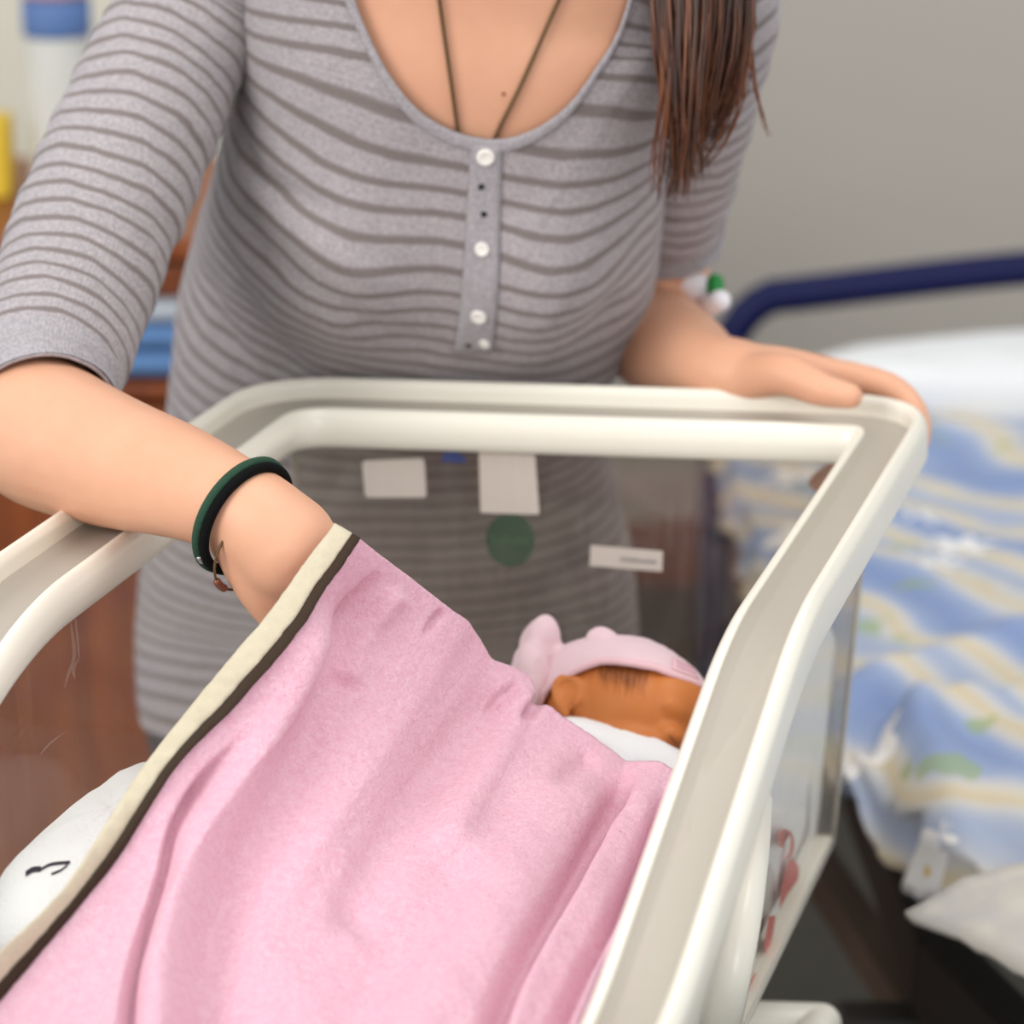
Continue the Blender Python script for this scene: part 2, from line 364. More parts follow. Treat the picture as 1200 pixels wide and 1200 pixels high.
sweep(rounded([(-.0165, -.0005), (-.0205, -.001), (-.0245, -.006), (-.0262, -.014), (-.0250, -.023), (-.0215, -.0285), (-.0165, -.0290)], .0035, 4)).build('inner_rim_band', M['white_rim'], bas)
sweep(rounded([(-.0175, -.002), (-.010, -.0065), (.008, -.0065), (.0165, -.002), (.0165, -.0045), (.008, -.009), (-.010, -.009), (-.0175, -.0045)], .001, 3)).build('rim_channel', M['acrylic_rim'], bas)
sweep(rounded([(.0150, -.012), (.0150, .007), (.018, .011), (.021, .011), (.0255, .006), (.0265, -.018), (.0225, -.020)], .004, 5)).build('outer_rim_lip', M['white_rim'], bas)
# walls: inner line of the rim, tapering to the base
zb = .70
iL = [np.r_[p[:2]+A1[:2]*.0135, p[2]-.010] for p in L_pts]; iR = [np.r_[p[:2]-A1[:2]*.0135, p[2]-.010] for p in R_pts]
fo = e2*.0135
def taper(p, side, far):
    q = np.array(p); q[2] = zb; q[:2] += A1[:2]*(.016*side); q[:2] += e2*(.022*far); return q
for P in (iL, iR): P[0][:2] += fo; P[3][:2] -= fo
bL = [taper(iL[0], 1, 1), taper(iL[1], 1, 0), taper(iL[2], 1, 0), taper(iL[3], 1, -1)]; bR = [taper(iR[0], -1, 1), taper(iR[1], -1, 0), taper(iR[2], -1, 0), taper(iR[3], -1, -1)]
def wall(top, bot, th, name, m='acrylic'):
    T = insert_long(np.array(top+[top[-1]]))[:-1] if False else np.array(top); B = np.array(bot)
    V = np.stack([T+(B-T)*t for t in np.linspace(0, 1, 6)]); return solid(V, th).build(name, M[m], bas, False)
far_wall = wall([iL[0], iR[0]], [bL[0], bR[0]], .004, 'wall_panel')
wall(iR, bR, .004, 'wall_panel', 'acrylic_clear'); wall(iL[::-1], bL[::-1], .004, 'wall_panel', 'acrylic_clear'); wall([iR[3], iL[3]], [bR[3], bL[3]], .004, 'wall_panel')
def edge(a, b, r=.0022):
    return add_loft(MB(), tube(np.array([a+(b-a)*t for t in np.linspace(0, 1, 6)]), r, 8)).build('wall_edge', M['acrylic_edge'], bas)
for a, b in ((iL[0], bL[0]), (iR[0], bR[0]), (iL[3], bL[3]), (iR[3], bR[3]), (bL[0], bR[0]), (bR[0], bR[3]), (bL[0], bL[3]), (bL[3], bR[3])): edge(a, b)
solid(np.array([[bL[0], bR[0]], [bL[3], bR[3]]])-np.array([0, 0, .001]), .006).build('base_panel', M['white_rim'], bas, False)
# corner post on the outside of the right wall
def on_wall(s, h, off):      # s along right side from the far corner (m), h 0 top..1 bottom
    tt = np.array([0, ln, ln+dr, ln+dr+end]); T = np.array([np.interp(s, tt, [p[k] for p in iR]) for k in range(3)]); B = np.array([np.interp(s, tt, [p[k] for p in bR]) for k in range(3)])
    p = T+(B-T)*h; return p+A1*off
# trolley
zf = .605
cn = [np.r_[p[:2], zf] for p in (bL[0], bR[0], bR[3], bL[3])]; cc = sum(cn)/4
ins = .105
far_r = atz(962, 1199, zf); sh_ = far_r-(cn[1]+(cn[2]-cn[1])*.14)
big = [cn[0]+(cn[3]-cn[0])*.14+sh_*.3, far_r, cn[2]+(cn[1]-cn[2])*.10, cn[3]+(cn[0]-cn[3])*.10]
def bar(a, b, r, name, seg=12, n=6): return add_loft(MB(), round_tube(np.array([a+(b-a)*t for t in np.linspace(0, 1, 4)]), r, seg, n)).build(name, M['white_rim'], bas)
for a, b in zip(big, big[1:]+big[:1]): bar(a, b, .014, 'trolley_rail')
for p in big:
    bar(p, np.array([p[0], p[1], .09]), .013, 'leg')
    w = p.copy(); w[2] = .04
    add_loft(MB(), tube(np.array([w+A1*x for x in (-.012, -.008, .008, .012)]), [.03, .04, .04, .03], 20)).build('caster_wheel', M['dark_metal'], bas)
    box(MB(), w+np.array([0, 0, .038]), (.036, .05, .02), None, .004).build('caster_fork', M['white_rim'], bas)
for a, b in ((big[0], big[1]), (big[2], big[3])):
    for t in (.3, .68):
        q = a+(b-a)*t; bar(q, np.array([q[0], q[1], zb-.012]), .011, 'support_bracket')
for a, b in zip(big, big[1:]+big[:1]):
    a = a.copy(); b = b.copy(); a[2] = b[2] = .16; bar(a, b, .012, 'lower_rail')
# stickers on the far wall (on its inside face)
fn = nrm(np.cross(bR[0]-iL[0], iR[0]-iL[0])); fn = fn if fn[1] < 0 else -fn
def on_far(px, py, off=.0012):
    r = ray(px, py); return CAM+r*(((iL[0]+fn*off)-CAM) @ fn)/(r @ fn)
def sticker(pts, name, m, label, off=.0012, th=.0006):
    V = np.array([on_far(*p, off) for p in pts]); W = V-fn*th; k = len(V)
    f = [tuple(range(k)), tuple(range(2*k-1, k-1, -1))]+[(i, (i+1) % k, k+(i+1) % k, k+i) for i in range(k)]
    o = MB().add(np.r_[V, W], f).build(name, m, bas, False); 
    if label: o['label'] = label
    return o
def rr(p, r=5):
    return [tuple(x) for x in rounded(p, r, 4)]
sticker(rr([(424, 540), (497, 537), (500, 583), (428, 583)]), 'paper_label', M['label_paper'], 'small blank white label, leftmost')
sticker(rr([(561, 530), (627, 533), (632, 603), (563, 601)], 2), 'paper_label', M['label_paper'], 'larger square blank white label under rim')
sticker(rr([(692, 639), (777, 646), (776, 670), (691, 663)], 1), 'paper_label', M['label_paper'], 'narrow white label with a faint line of tiny print')
sticker([(516, 541), (521, 530), (532, 528), (545, 536), (547, 543), (532, 542)], 'tape_scrap', M['blue_tape'], 'torn scrap of blue tape')
sticker([(598+29*math.cos(a), 633+31*math.sin(a)) for a in np.linspace(0, 2*math.pi, 40, endpoint=False)], 'round_sticker', M['green_film'], 'round dark green see-through sticker')
pm = MB()
def tick(mb, x0, y0, x1, y1, off):
    V = np.array([on_far(x0, y0, off), on_far(x1, y0, off), on_far(x1, y1, off), on_far(x0, y1, off)]); mb.add(V, [(0, 1, 2, 3)])
rs = random.Random(4); x = 727
while x < 768:
    w = rs.choice((1.4, 2.0, 2.4)); y = 655.5+(x-727)*.09; tick(pm, x, y-rs.choice((1.6, 1.6, 2.6)), x+w, y+1.4, .002); x += w+.7
pm.build('print_line', M['ink'], bas, False)
pm = MB(); x = 577
while x < 621:
    w = rs.choice((2.2, 3.2)); h = rs.choice((3.5, 5)); tick(pm, x, 632-h, x+w, 638, .002); x += w+1.3
pm.build('print_line', M['green_ink'], bas, False)
# scratches on the left wall
ln_n = nrm(np.cross(bL[1]-iL[0], iL[1]-iL[0])); ln_n = ln_n if ln_n[0] > 0 else -ln_n
def on_left(px, py, off=.0012):
    r = ray(px, py); return CAM+r*(((iL[0]+ln_n*off)-CAM) @ ln_n)/(r @ ln_n)
for P, w in (([(80, 715), (85, 745), (87, 770), (80, 790), (76, 806)], 2.2), ([(47, 884), (60, 870), (76, 858)], 1.6), ([(88, 720), (91, 752), (93, 772)], 1.2), ([(92, 772), (86, 785), (88, 796)], 2)):
    sm_ = MB(); Q = cr(np.array(P, float), 12); V = []
    for k, (x, y) in enumerate(Q):
        ww = w*math.sin(math.pi*(k+.5)/12); V += [on_left(x-ww, y), on_left(x+ww, y)]
    sm_.add(np.array(V), [(2*k, 2*k+1, 2*k+3, 2*k+2) for k in range(11)])
    sm_.build('scratch', M['scratch'], bas, False)
# mattress
mt = [bL[0]+(bR[2]-bL[0])*0]; cc = sum([bL[0], bR[0], bR[3], bL[3]])/4; inset = lambda p: cc+(p-cc)*np.array([.95, .965, 1])
q = [inset(np.r_[p[:2], .705]) for p in (bL[0], bR[0], bR[3], bL[3])]
bmm = bmesh.new(); vs = [bmm.verts.new(p) for p in q]+[bmm.verts.new(p+np.array([0, 0, .062])) for p in q]
for f in ((0, 1, 2, 3), (4, 5, 6, 7), (0, 1, 5, 4), (1, 2, 6, 5), (2, 3, 7, 6), (3, 0, 4, 7)): bmm.faces.new([vs[i] for i in f])
bmesh.ops.recalc_face_normals(bmm, faces=bmm.faces[:]); bmesh.ops.bevel(bmm, geom=bmm.edges[:], offset=.012, segments=3, affect='EDGES')
me = bpy.data.meshes.new('bassinet_mattress'); bmm.to_mesh(me); bmm.free()
tag(link('bassinet_mattress', me, M['mattress']), 'white covered mattress on the floor of the bassinet', 'mattress')
# printed sheet standing against the inside of the right wall
U, Vn = 60, 24
S = np.linspace(.002, .80, U); Hh = np.linspace(0, 1, Vn)
sh = np.zeros((Vn, U, 3))
for i, h in enumerate(Hh):
    for j, s in enumerate(S):
        topz = np.interp(s, [0, .05, .14, .25, .45, .8], [.52, .40, .30, .26, .30, .34]) + .01*noise1(np.array(s*25.), 3)
        hh = topz+(.99-topz)*h; w = .006*noise1(np.array(s*38.+h*2), 5)*(1-.5*h)+.004*noise1(np.array(s*80.+3*h), 6)
        sh[i, j] = on_wall(s, hh, -.0125+w*.55)
solid(sh, .0012)
sheet_o = solid(sh, .0012).build('printed_sheet', M['white_cloth']); tag(sheet_o, 'white baby sheet with faded pink print pressed inside the clear right wall', 'sheet')
rn = nrm(np.cross(bR[1]-iR[0], iR[1]-iR[0])); rn = rn if rn[0] > 0 else -rn
def on_right(px, py, off):
    r = ray(px, py); return CAM+r*(((iR[0]+rn*off)-CAM) @ rn)/(r @ rn)
def motif(poly):
    V = np.array([on_right(x, y, -.0062) for x, y in poly]); c = V.mean(0); k = len(V); W = V-rn*.0006
    MB().add(np.r_[V, W], [tuple(range(k)), tuple(range(2*k-1, k-1, -1))]+[(i, (i+1) % k, k+(i+1) % k, k+i) for i in range(k)]).build('printed_motif', M['pink_ink'], sheet_o, False)
motif([(924, 1010), (931, 1006), (937, 1018), (935, 1032), (924, 1046), (914, 1064), (917, 1042)])
motif([(880, 1084), (889, 1080), (884, 1100), (876, 1118), (871, 1116), (874, 1098)])
motif([(902, 1074), (909, 1073), (906, 1096), (899, 1121), (896, 1110)])
motif([(939, 1042), (944, 1034), (942, 1046), (935, 1060)])
motif([(878, 1150), (886, 1140), (884, 1158), (874, 1172)])
lp = [(914, 992), (913, 978), (920, 971), (927, 979), (927, 995), (921, 1006)]
Q = cr(np.array(lp, float), 16); pl = [tuple(x) for x in Q]+[tuple(x) for x in (Q+np.array([3.0, 1.5]))[::-1]]
motif(pl)

pst = np.array([on_right(x, y, o_) for x, y, o_ in ((890, 940, .004), (880, 1010, .016), (866, 1090, .020), (848, 1180, .017), (838, 1235, .004))])
add_loft(MB(), round_tube(pst, [.008, .010, .0115, .012, .012], 14, 24)).build('side_handle', M['white_rim'], bas)

# white bundle at the left end of the bassinet
bc = atz(10, 1060, .82)
V = ellipsoid((0, 0, 0), np.eye(3), 40, 56); V = (np.sign(V)*np.abs(V)**.74) @ np.array([[.047, -.012, 0], [.036, .128, 0], [0, 0, .061]])
ph = np.arctan2(V[..., 1], V[..., 0]); V = V*(1+.03*noise1(ph*2+V[..., 2]*30, 8)[..., None]+.02*noise1(V[..., 0]*60+V[..., 1]*25, 9)[..., None])
crease = np.exp(-((V[..., 2]-.03-.25*V[..., 0])/.006)**2)[..., None]; V = V*(1-.06*crease)
bundle = add_loft(MB(), V+np.array([-.224, 1.600, .829])).build('folded_towel', M['white_terry']); 
from mathutils.bvhtree import BVHTree
_bv = BVHTree.FromPolygons([tuple(v) for v in [bundle.data.vertices[i].co for i in range(len(bundle.data.vertices))]], [tuple(p.vertices) for p in bundle.data.polygons])
def on_mesh(px, py):
    d = Vector(ray(px, py)).normalized(); h = _bv.ray_cast(Vector(CAM), d); return None if h[0] is None else np.array(h[0])-np.array(d)*.0012
mk_ = MB()
for pl, w in (([(30, 1024), (38, 1019), (48, 1018)], 3.2), ([(46, 1020), (58, 1013), (70, 1011), (82, 1010)], 1.6), ([(60, 1024), (72, 1019), (80, 1012)], 1.2)):
    Q = cr(np.array(pl, float), 8); V_ = []
    for x, y in Q:
        for dy in (-w, w):
            h = on_mesh(x, y+dy)
            if h is not None: V_.append(h)
    if len(V_) == 16: mk_.add(np.array(V_), [(2*k, 2*k+1, 2*k+3, 2*k+2) for k in range(7)])
if mk_.v: tag(mk_.build('printed_mark', M['navy_ink'], bundle, False), kind='stuff')
tag(bundle, 'folded white terry towel at the left end of the bassinet, partly under blanket', 'towel')

# ------------------------------------------------------------------ pink blanket
def poly2(P, n): return crlen(np.array(P, float), n)
Nu, Nv = 230, 240
Lo = [(394, 614, 1.725), (345, 680, 1.715), (292, 746, 1.70), (233, 817, 1.68), (167, 900, 1.655), (121, 971, 1.63), (71, 1046, 1.60), (0, 1117, 1.565), (-80, 1190, 1.53), (-190, 1290, 1.49)]
Li = [(419, 629, 1.725), (378, 690, 1.715), (333, 754, 1.70), (271, 829, 1.68), (204, 900, 1.655), (138, 1004, 1.63), (75, 1083, 1.60), (0, 1173, 1.565), (-70, 1240, 1.53), (-165, 1335, 1.49)]
Tt = [(419, 629, 1.725), (470, 669, 1.77), (525, 712, 1.80), (548, 728, 1.815), (561, 746, 1.83), (577, 773, 1.84), (603, 780, 1.85), (624, 793, 1.855), (631, 820, 1.85), (690, 860, 1.845), (735, 893, 1.84), (775, 893, 1.82), (800, 908, 1.81), (814, 930, 1.795)]
Rr = [(814, 930, 1.795), (806, 970, 1.76), (790, 1030, 1.70), (768, 1092, 1.62), (728, 1200, 1.515), (690, 1290, 1.45), (640, 1400, 1.38)]
Bb = [(-165, 1335, 1.49), (60, 1370, 1.44), (280, 1390, 1.40), (480, 1400, 1.38), (640, 1400, 1.38)]
def lin(P, n):
    Q = np.array(P, float); L = np.concatenate([[0], np.cumsum(np.linalg.norm(np.diff(Q[:, :2], axis=0), axis=1))]); s = np.linspace(0, L[-1], n)
    return np.stack([np.interp(s, L, Q[:, j]) for j in range(3)], -1)
def sm(P, k=5):
    Q = P.copy()
    for _ in range(k): Q[1:-1] = (Q[:-2]+2*Q[1:-1]+Q[2:])/4
    return Q
l_ = crlen(np.array(Li, float), Nv); r_ = crlen(np.array(Rr, float), Nv); t_ = sm(lin(Tt, Nu), 3); b_ = crlen(np.array(Bb, float), Nu)
uu = np.linspace(0, 1, Nu)[None, :, None]; vv = np.linspace(0, 1, Nv)[:, None, None]
G = (1-vv)*t_[None]+vv*b_[None]+(1-uu)*l_[:, None]+uu*r_[:, None]-((1-uu)*(1-vv)*t_[0]+uu*(1-vv)*t_[-1]+(1-uu)*vv*b_[0]+uu*vv*b_[-1])
dep = G[..., 2].copy()
def fold(pl, w, amp, asym=0.0, fade=(.12, .12)):
    """signed ridge (+, towards the viewer) or valley (-) along a polyline in the cloth's own layout."""
    Q = crlen(np.array(pl, float), 60); D = G[..., None, :2]-Q[None, None]; d2 = (D**2).sum(-1); k = d2.argmin(-1); tgq = nrm(np.gradient(Q, axis=0))
    dd = np.take_along_axis(D, k[..., None, None], 2)[..., 0, :]; tk = tgq[k]; sd = dd[..., 0]*tk[..., 1]-dd[..., 1]*tk[..., 0]; along = k/59.0
    off = np.where((k == 0) | (k == 59), np.abs(dd[..., 0]*tk[..., 0]+dd[..., 1]*tk[..., 1]), 0)
    seg_ = np.linalg.norm(Q[1]-Q[0]); along = np.clip((k+(dd*tk).sum(-1)/seg_)/59., 0, 1); wv = np.where(sd > 0, w*(1+asym), w*(1-asym)); f = np.clip(along/fade[0], 0, 1)*np.clip((1-along)/fade[1], 0, 1); f = f*f*(3-2*f)
    return amp*f*np.exp(-(sd/wv)**2)*np.exp(-(off/40)**2)
H_ = np.zeros((Nv, Nu))
H_ += fold([(455, 668), (425, 720), (392, 790), (350, 880), (300, 970), (262, 1050), (240, 1150), (225, 1300)], 38, -.011, .35)
H_ += fold([(400, 700), (352, 800), (300, 890), (262, 950), (225, 1020), (195, 1120), (180, 1300)], 26, .009)
H_ += fold([(300, 850), (240, 910), (205, 965), (188, 1030), (170, 1090), (152, 1160), (138, 1300)], 9, -.011, .5, (.25, .1))
H_ += fold([(250, 925), (212, 985), (185, 1060), (150, 1160), (120, 1300)], 24, .004)
H_ += fold([(447, 668), (432, 690), (415, 718), (400, 745)], 6, -.007, .3, (.3, .4))
H_ += fold([(470, 690), (440, 740), (415, 800)], 16, .005)
H_ += fold([(520, 712), (508, 730), (495, 752)], 5, -.004, .2, (.2, .5))
H_ += fold([(600, 800), (555, 850), (500, 910), (440, 1000), (400, 1100)], 30, -.006, .2)
H_ += fold([(622, 800), (600, 850), (560, 920), (520, 1000)], 24, .005)
H_ += fold([(612, 800), (590, 815), (575, 838)], 8, -.005, .2, (.2, .4))
H_ += fold([(634, 812), (622, 830), (606, 850)], 8, -.006, .2, (.2, .4))
H_ += fold([(750, 905), (715, 950), (668, 1030), (620, 1110), (585, 1180), (550, 1300)], 20, -.012, .4)
H_ += fold([(765, 905), (735, 960), (690, 1040), (648, 1110), (610, 1190), (580, 1300)], 17, .010)
H_ += fold([(785, 920), (760, 980), (715, 1070), (672, 1150), (630, 1250), (610, 1330)], 12, -.011, .4)
H_ += fold([(798, 930), (775, 990), (735, 1080), (700, 1160), (660, 1260)], 12, .008)
H_ += fold([(700, 900), (640, 980), (570, 1080), (500, 1180), (450, 1300)], 55, .007)
H_ += fold([(560, 1000), (470, 1110), (410, 1230), (390, 1320)], 40, -.006)
H_ += fold([(700, 880), (670, 905), (640, 935)], 14, -.004, 0, (.2, .4))
H_ *= 1.4
H_ += .0014*noise1(G[..., 0]/70+G[..., 1]/110, 11)+.0010*noise1(G[..., 0]/45-G[..., 1]/60, 12)
P = CAM+(FW+RT*((G[..., :1]-600)/F)+UP*((600-G[..., 1:2])/F))*dep[..., None]
nn = nrm(np.cross(np.gradient(P, axis=1), np.gradient(P, axis=0))); nn = nn*np.sign((nn*(CAM-P)).sum(-1, keepdims=True))
for _ in range(12):
    nn[1:-1, 1:-1] = nn[1:-1, 1:-1]+nn[:-2, 1:-1]+nn[2:, 1:-1]+nn[1:-1, :-2]+nn[1:-1, 2:]; nn = nrm(nn)
fuzz = .0005*(np.random.rand(Nv, Nu)-.5)
P = P+nn*(H_+fuzz)[..., None]
# fleece rounds over at the free top edge
blk = empty('blanket', P[Nv//2, Nu//2], 'pink fleece baby blanket with beige and brown edge, held up over the bassinet', 'blanket')
V = P if ((np.cross(np.gradient(P, axis=1), np.gradient(P, axis=0))*(CAM-P)).sum(-1).mean() > 0) else P[:, ::-1]
solid(V, .0045).build('fleece_panel', M['fleece'], blk)
li = crlen(np.array(Li, float), Nv); lo = crlen(np.array(Lo, float), Nv)
def strip(t0, t1, lift, m, name, nseg=9, wob=0):
    R = []
    for i in range(Nv):
        a = lo[i]+(li[i]-lo[i])*t0; b = lo[i]+(li[i]-lo[i])*t1; h = H_[i, 0]*.6
        A, B = at(*a), at(*b); c = (A+B)/2; x = (B-A)/2; n = nn[i, 0]; row = []
        for k in np.linspace(0, 2*math.pi, 14, endpoint=False):
            row.append(c+x*math.copysign(abs(math.cos(k))**.6, math.cos(k))+n*(lift*math.sin(k)+h+.0006*noise1(np.array(i*.35+k), 14)))
        R.append(row)
    return add_loft(MB(), np.array(R)).build(name, m, blk)
strip(-.02, .70, .0032, M['beige_binding'], 'beige_binding'); strip(.66, 1.04, .0036, M['brown_piping'], 'brown_piping')

# ------------------------------------------------------------------ infant
ib = atz(736, 846, .842)
baby = empty('infant', (ib[0], ib[1], .77), 'sleeping newborn in a pink cap and white wrap, lying under the pink blanket', 'baby')
Fd = nrm(.76*RT-.20*UP-.56*FW); Ud0 = .10*RT+.84*UP+.44*FW; Ud = nrm(Ud0-Fd*(Ud0 @ Fd)); Sd = np.cross(Ud, Fd); Sd = Sd if Sd[0] < 0 else -Sd   # face, crown, upward ear side
HC = ib
def hp(f, u, s): return HC+Fd*f+Ud*u+Sd*s
bb = MB()
add_loft(bb, ellipsoid(hp(-.006, .008, 0), np.array([Fd*.060, Ud*.041, Sd*.046])))
add_loft(bb, ellipsoid(hp(.018, -.022, 0), np.array([Fd*.038, Ud*.036, Sd*.037])))
add_loft(bb, ellipsoid(hp(.030, .016, 0), np.array([Fd*.026, Ud*.026, Sd*.036])))
for s in (-1, 1):
    add_loft(bb, ellipsoid(hp(.032, -.024, .020*s), np.array([Fd*.019, Ud*.019, Sd*.016])))       # cheeks
    add_loft(bb, ellipsoid(hp(.0450, -.005, .016*s), np.array([Fd*.0105, Ud*.0080, Sd*.0125])))     # closed lids
    add_loft(bb, ellipsoid(hp(.0395, .0110, .013*s), np.array([Fd*.0130, Ud*.0100, Sd*.021])))        # brows
    E = [hp(-.018, -.018, .042*s), hp(-.026, -.012, .046*s), hp(-.030, -.004, .048*s), hp(-.027, .003, .0475*s), hp(-.019, .004, .046*s), hp(-.014, -.001, .045*s)]
    add_loft(bb, round_tube(np.array(E), [.003, .0034, .0034, .0034, .003, .0025], 8, 20))
    add_loft(bb, ellipsoid(hp(-.021, -.006, .043*s), np.array([Fd*.008, Ud*.011, Sd*.004])))
    add_loft(bb, ellipsoid(hp(-.0125, -.007, .0445*s), np.array([Fd*.003, Ud*.006, Sd*.003])))
add_loft(bb, round_tube(np.array([hp(.052, .004, 0), hp(.058, -.008, 0), hp(.062, -.014, 0)]), [.005, .0065, .0075], 10, 12))
add_loft(bb, ellipsoid(hp(.055, -.028, 0), np.array([Fd*.005, Ud*.004, Sd*.010]))); add_loft(bb, ellipsoid(hp(.054, -.034, 0), np.array([Fd*.005, Ud*.004, Sd*.009])))
add_loft(bb, ellipsoid(hp(.044, -.047, 0), np.array([Fd*.012, Ud*.012, Sd*.015])))
bax = nrm(np.array([-.42, -.90, -.06]))        # body runs towards the foot end
nb = [hp(-.005, -.04, 0), HC+bax*.09+np.array([0, 0, -.015]), HC+bax*.14+np.array([0, 0, -.012]), HC+bax*.20+np.array([0, 0, -.02]), HC+bax*.27+np.array([0, 0, -.02]), HC+bax*.32+np.array([0, 0, -.025])]
add_loft(bb, round_tube(np.array(nb), [.024, .034, .036, .034, .030, .02], 20, 40))
me = remesh(bb, 'baby_body', .0016, 11)
link('body', me, M['baby_skin'], baby)
# closed eye slit, brow crease: fine dark lashes
ls = MB()
arc = np.array([hp(.0552-.0075*abs(t-.35)**1.5, -.0085-.002*math.sin(t*3.1), .009+.020*t) for t in np.linspace(0, 1, 9)])
add_loft(ls, tube(arc, .0009, 6)); ls.build('eyelashes', M['baby_hair'], baby)
# hair wisps at the temple
hw = MB(); rs = random.Random(3)
for k in range(190):
    f0 = rs.uniform(-.016, .026)*rs.uniform(.5, 1); p0 = np.array([f0, rs.uniform(.018, .032)])
    pts = []; hl = rs.random()
    for t in np.linspace(0, 1, 6):
        f = p0[0]+.006*t; u = p0[1]-(.009+.008*hl)*t
        q = 1-((f+.006)/.060)**2-((u-.008)/.041)**2; pts.append(hp(f, u, .046*math.sqrt(max(q, .02))+.0006))
    add_loft(hw, tube(np.array(pts), np.linspace(.00013, .00004, 6), 4))
tag(hw.build('fine_hair', M['baby_hair'], baby), kind='stuff')
# cap: shell around the crown down to a slanted brim
cp = []; a = np.linspace(0, 2*math.pi, 72, endpoint=False); rows = 26
for i in range(rows):
    t = i/(rows-1); row = []
    for x in a:
        cf, cs = math.cos(x), math.sin(x)
        ub = .020+(.014*cf if cf > 0 else .045*cf)+.002*noise1(np.array(x*2), 4)   # brim height: high on the brow, low behind the ear
        el0 = math.asin(np.clip((ub-.008)/.0455, -.95, .95)); el = el0+(math.pi/2-.02-el0)*t
        sc = 1+.03*noise1(np.array(x*3+t*4), 5)*t+.035*math.exp(-((t-.35)/.2)**2)*max(0, -cf)
        row.append(hp(-.006, .008, 0)+(Fd*cf*.0655+Sd*cs*.0505)*math.cos(el)*sc+Ud*.0455*math.sin(el)*(sc+.03*t))
    cp.append(row)
cp = np.array(cp); cm = MB(); add_loft(cm, cp, cap=False)
inner = cp+(HC-cp)*.035
add_loft(cm, inner[::-1], cap=False)
n0 = 72; cm.f += [((rows-1)*n0+j, (rows-1)*n0+(j+1) % n0, rows*n0+(j+1) % n0, rows*n0+j) for j in range(n0)]
cap_o = cm.build('cap', M['cap_pink'], baby)
br = np.vstack([cp[0], cp[:1, 0]]); brim = MB(); Rb = tube(br*1.0, .0026, 8); add_loft(brim, Rb, cap=False); brim.build('cap_brim', M['cap_edge'], cap_o)
def lobe(px, py, d, rx, ry, rz, tilt, seed):
    V = ellipsoid((0, 0, 0), np.eye(3), 26, 34); ang = np.arctan2(V[..., 1], V[..., 0]); V = V*(1+.10*noise1(ang*2.+V[..., 2]*3, seed)[..., None])
    R = np.array([RT*math.cos(tilt)+UP*math.sin(tilt), -RT*math.sin(tilt)+UP*math.cos(tilt), FW]); return at(px, py, d)+(V*np.array([rx, ry, rz])) @ R
kn = MB()
add_loft(kn, lobe(632, 757, 2.0, .013, .021, .012, -.25, 21)); add_loft(kn, lobe(622, 790, 1.985, .012, .022, .012, .05, 22)); add_loft(kn, lobe(706, 756, 1.985, .012, .012, .010, .0, 23)); add_loft(kn, lobe(667, 775, 2.0, .018, .010, .012, -.3, 25))
mk = remesh(kn, 'cap_knot', .0018, 4); link('cap_knot', mk, M['cap_pink'], cap_o)
tgm = MB(); base = 0
def cap_pt(x, t, off):
    j = x/(2*math.pi)*72; j0 = int(math.floor(j)) % 72; f = j-math.floor(j); i = t*(rows-1); i0 = min(int(i), rows-2); g = i-i0
    p = (cp[i0, j0]*(1-f)+cp[i0, (j0+1) % 72]*f)*(1-g)+(cp[i0+1, j0]*(1-f)+cp[i0+1, (j0+1) % 72]*f)*g
    return p+nrm(p-HC)*off
Rg = np.array([[cap_pt(x, t, .0012) for x in np.linspace(.35, .78, 8)] for t in np.linspace(.06, .30, 5)]); tgm = solid(Rg, .0006); tgm.build('stitched_tag', M['cap_edge'], cap_o)
ti = MB()
for t0 in (.11, .20):
    x = .40
    while x < .72:
        w = rs.uniform(.010, .024); ti.add(np.array([cap_pt(x, t0, .0022), cap_pt(x+w, t0, .0022), cap_pt(x+w, t0+.045, .0022), cap_pt(x, t0+.045, .0022)]), [(0, 1, 2, 3)]); x += w+.012
ti.build('tag_print', M['tag_ink'], cap_o)
# white wrap around neck and body
wr = [at(640, 862, 1.965), at(690, 872, 1.955), at(740, 892, 1.94), at(790, 915, 1.92), at(830, 945, 1.90)]
wm = MB(); add_loft(wm, round_tube(np.array(wr), [.012, .017, .019, .018, .015], 18, 50, flat=1.0))
nb2 = [HC+bax*.075+np.array([.0, 0, -.018]), HC+bax*.12+np.array([0, 0, -.02]), HC+bax*.20+np.array([0, 0, -.022]), HC+bax*.28+np.array([0, 0, -.022]), HC+bax*.34+np.array([0, 0, -.025])]
Rw = round_tube(np.array(nb2), [.036, .042, .041, .036, .026], 40, 50); add_loft(wm, Rw)
me = remesh(wm, 'wrap', .003, 5)
co = np.empty(len(me.vertices)*3); me.vertices.foreach_get('co', co); co = co.reshape(-1, 3); co[:, 2] += .0015*noise1(co[:, 0]*90+co[:, 1]*40, 31); me.vertices.foreach_set('co', co.ravel())
link('white_wrap', me, M['white_cloth'], baby)

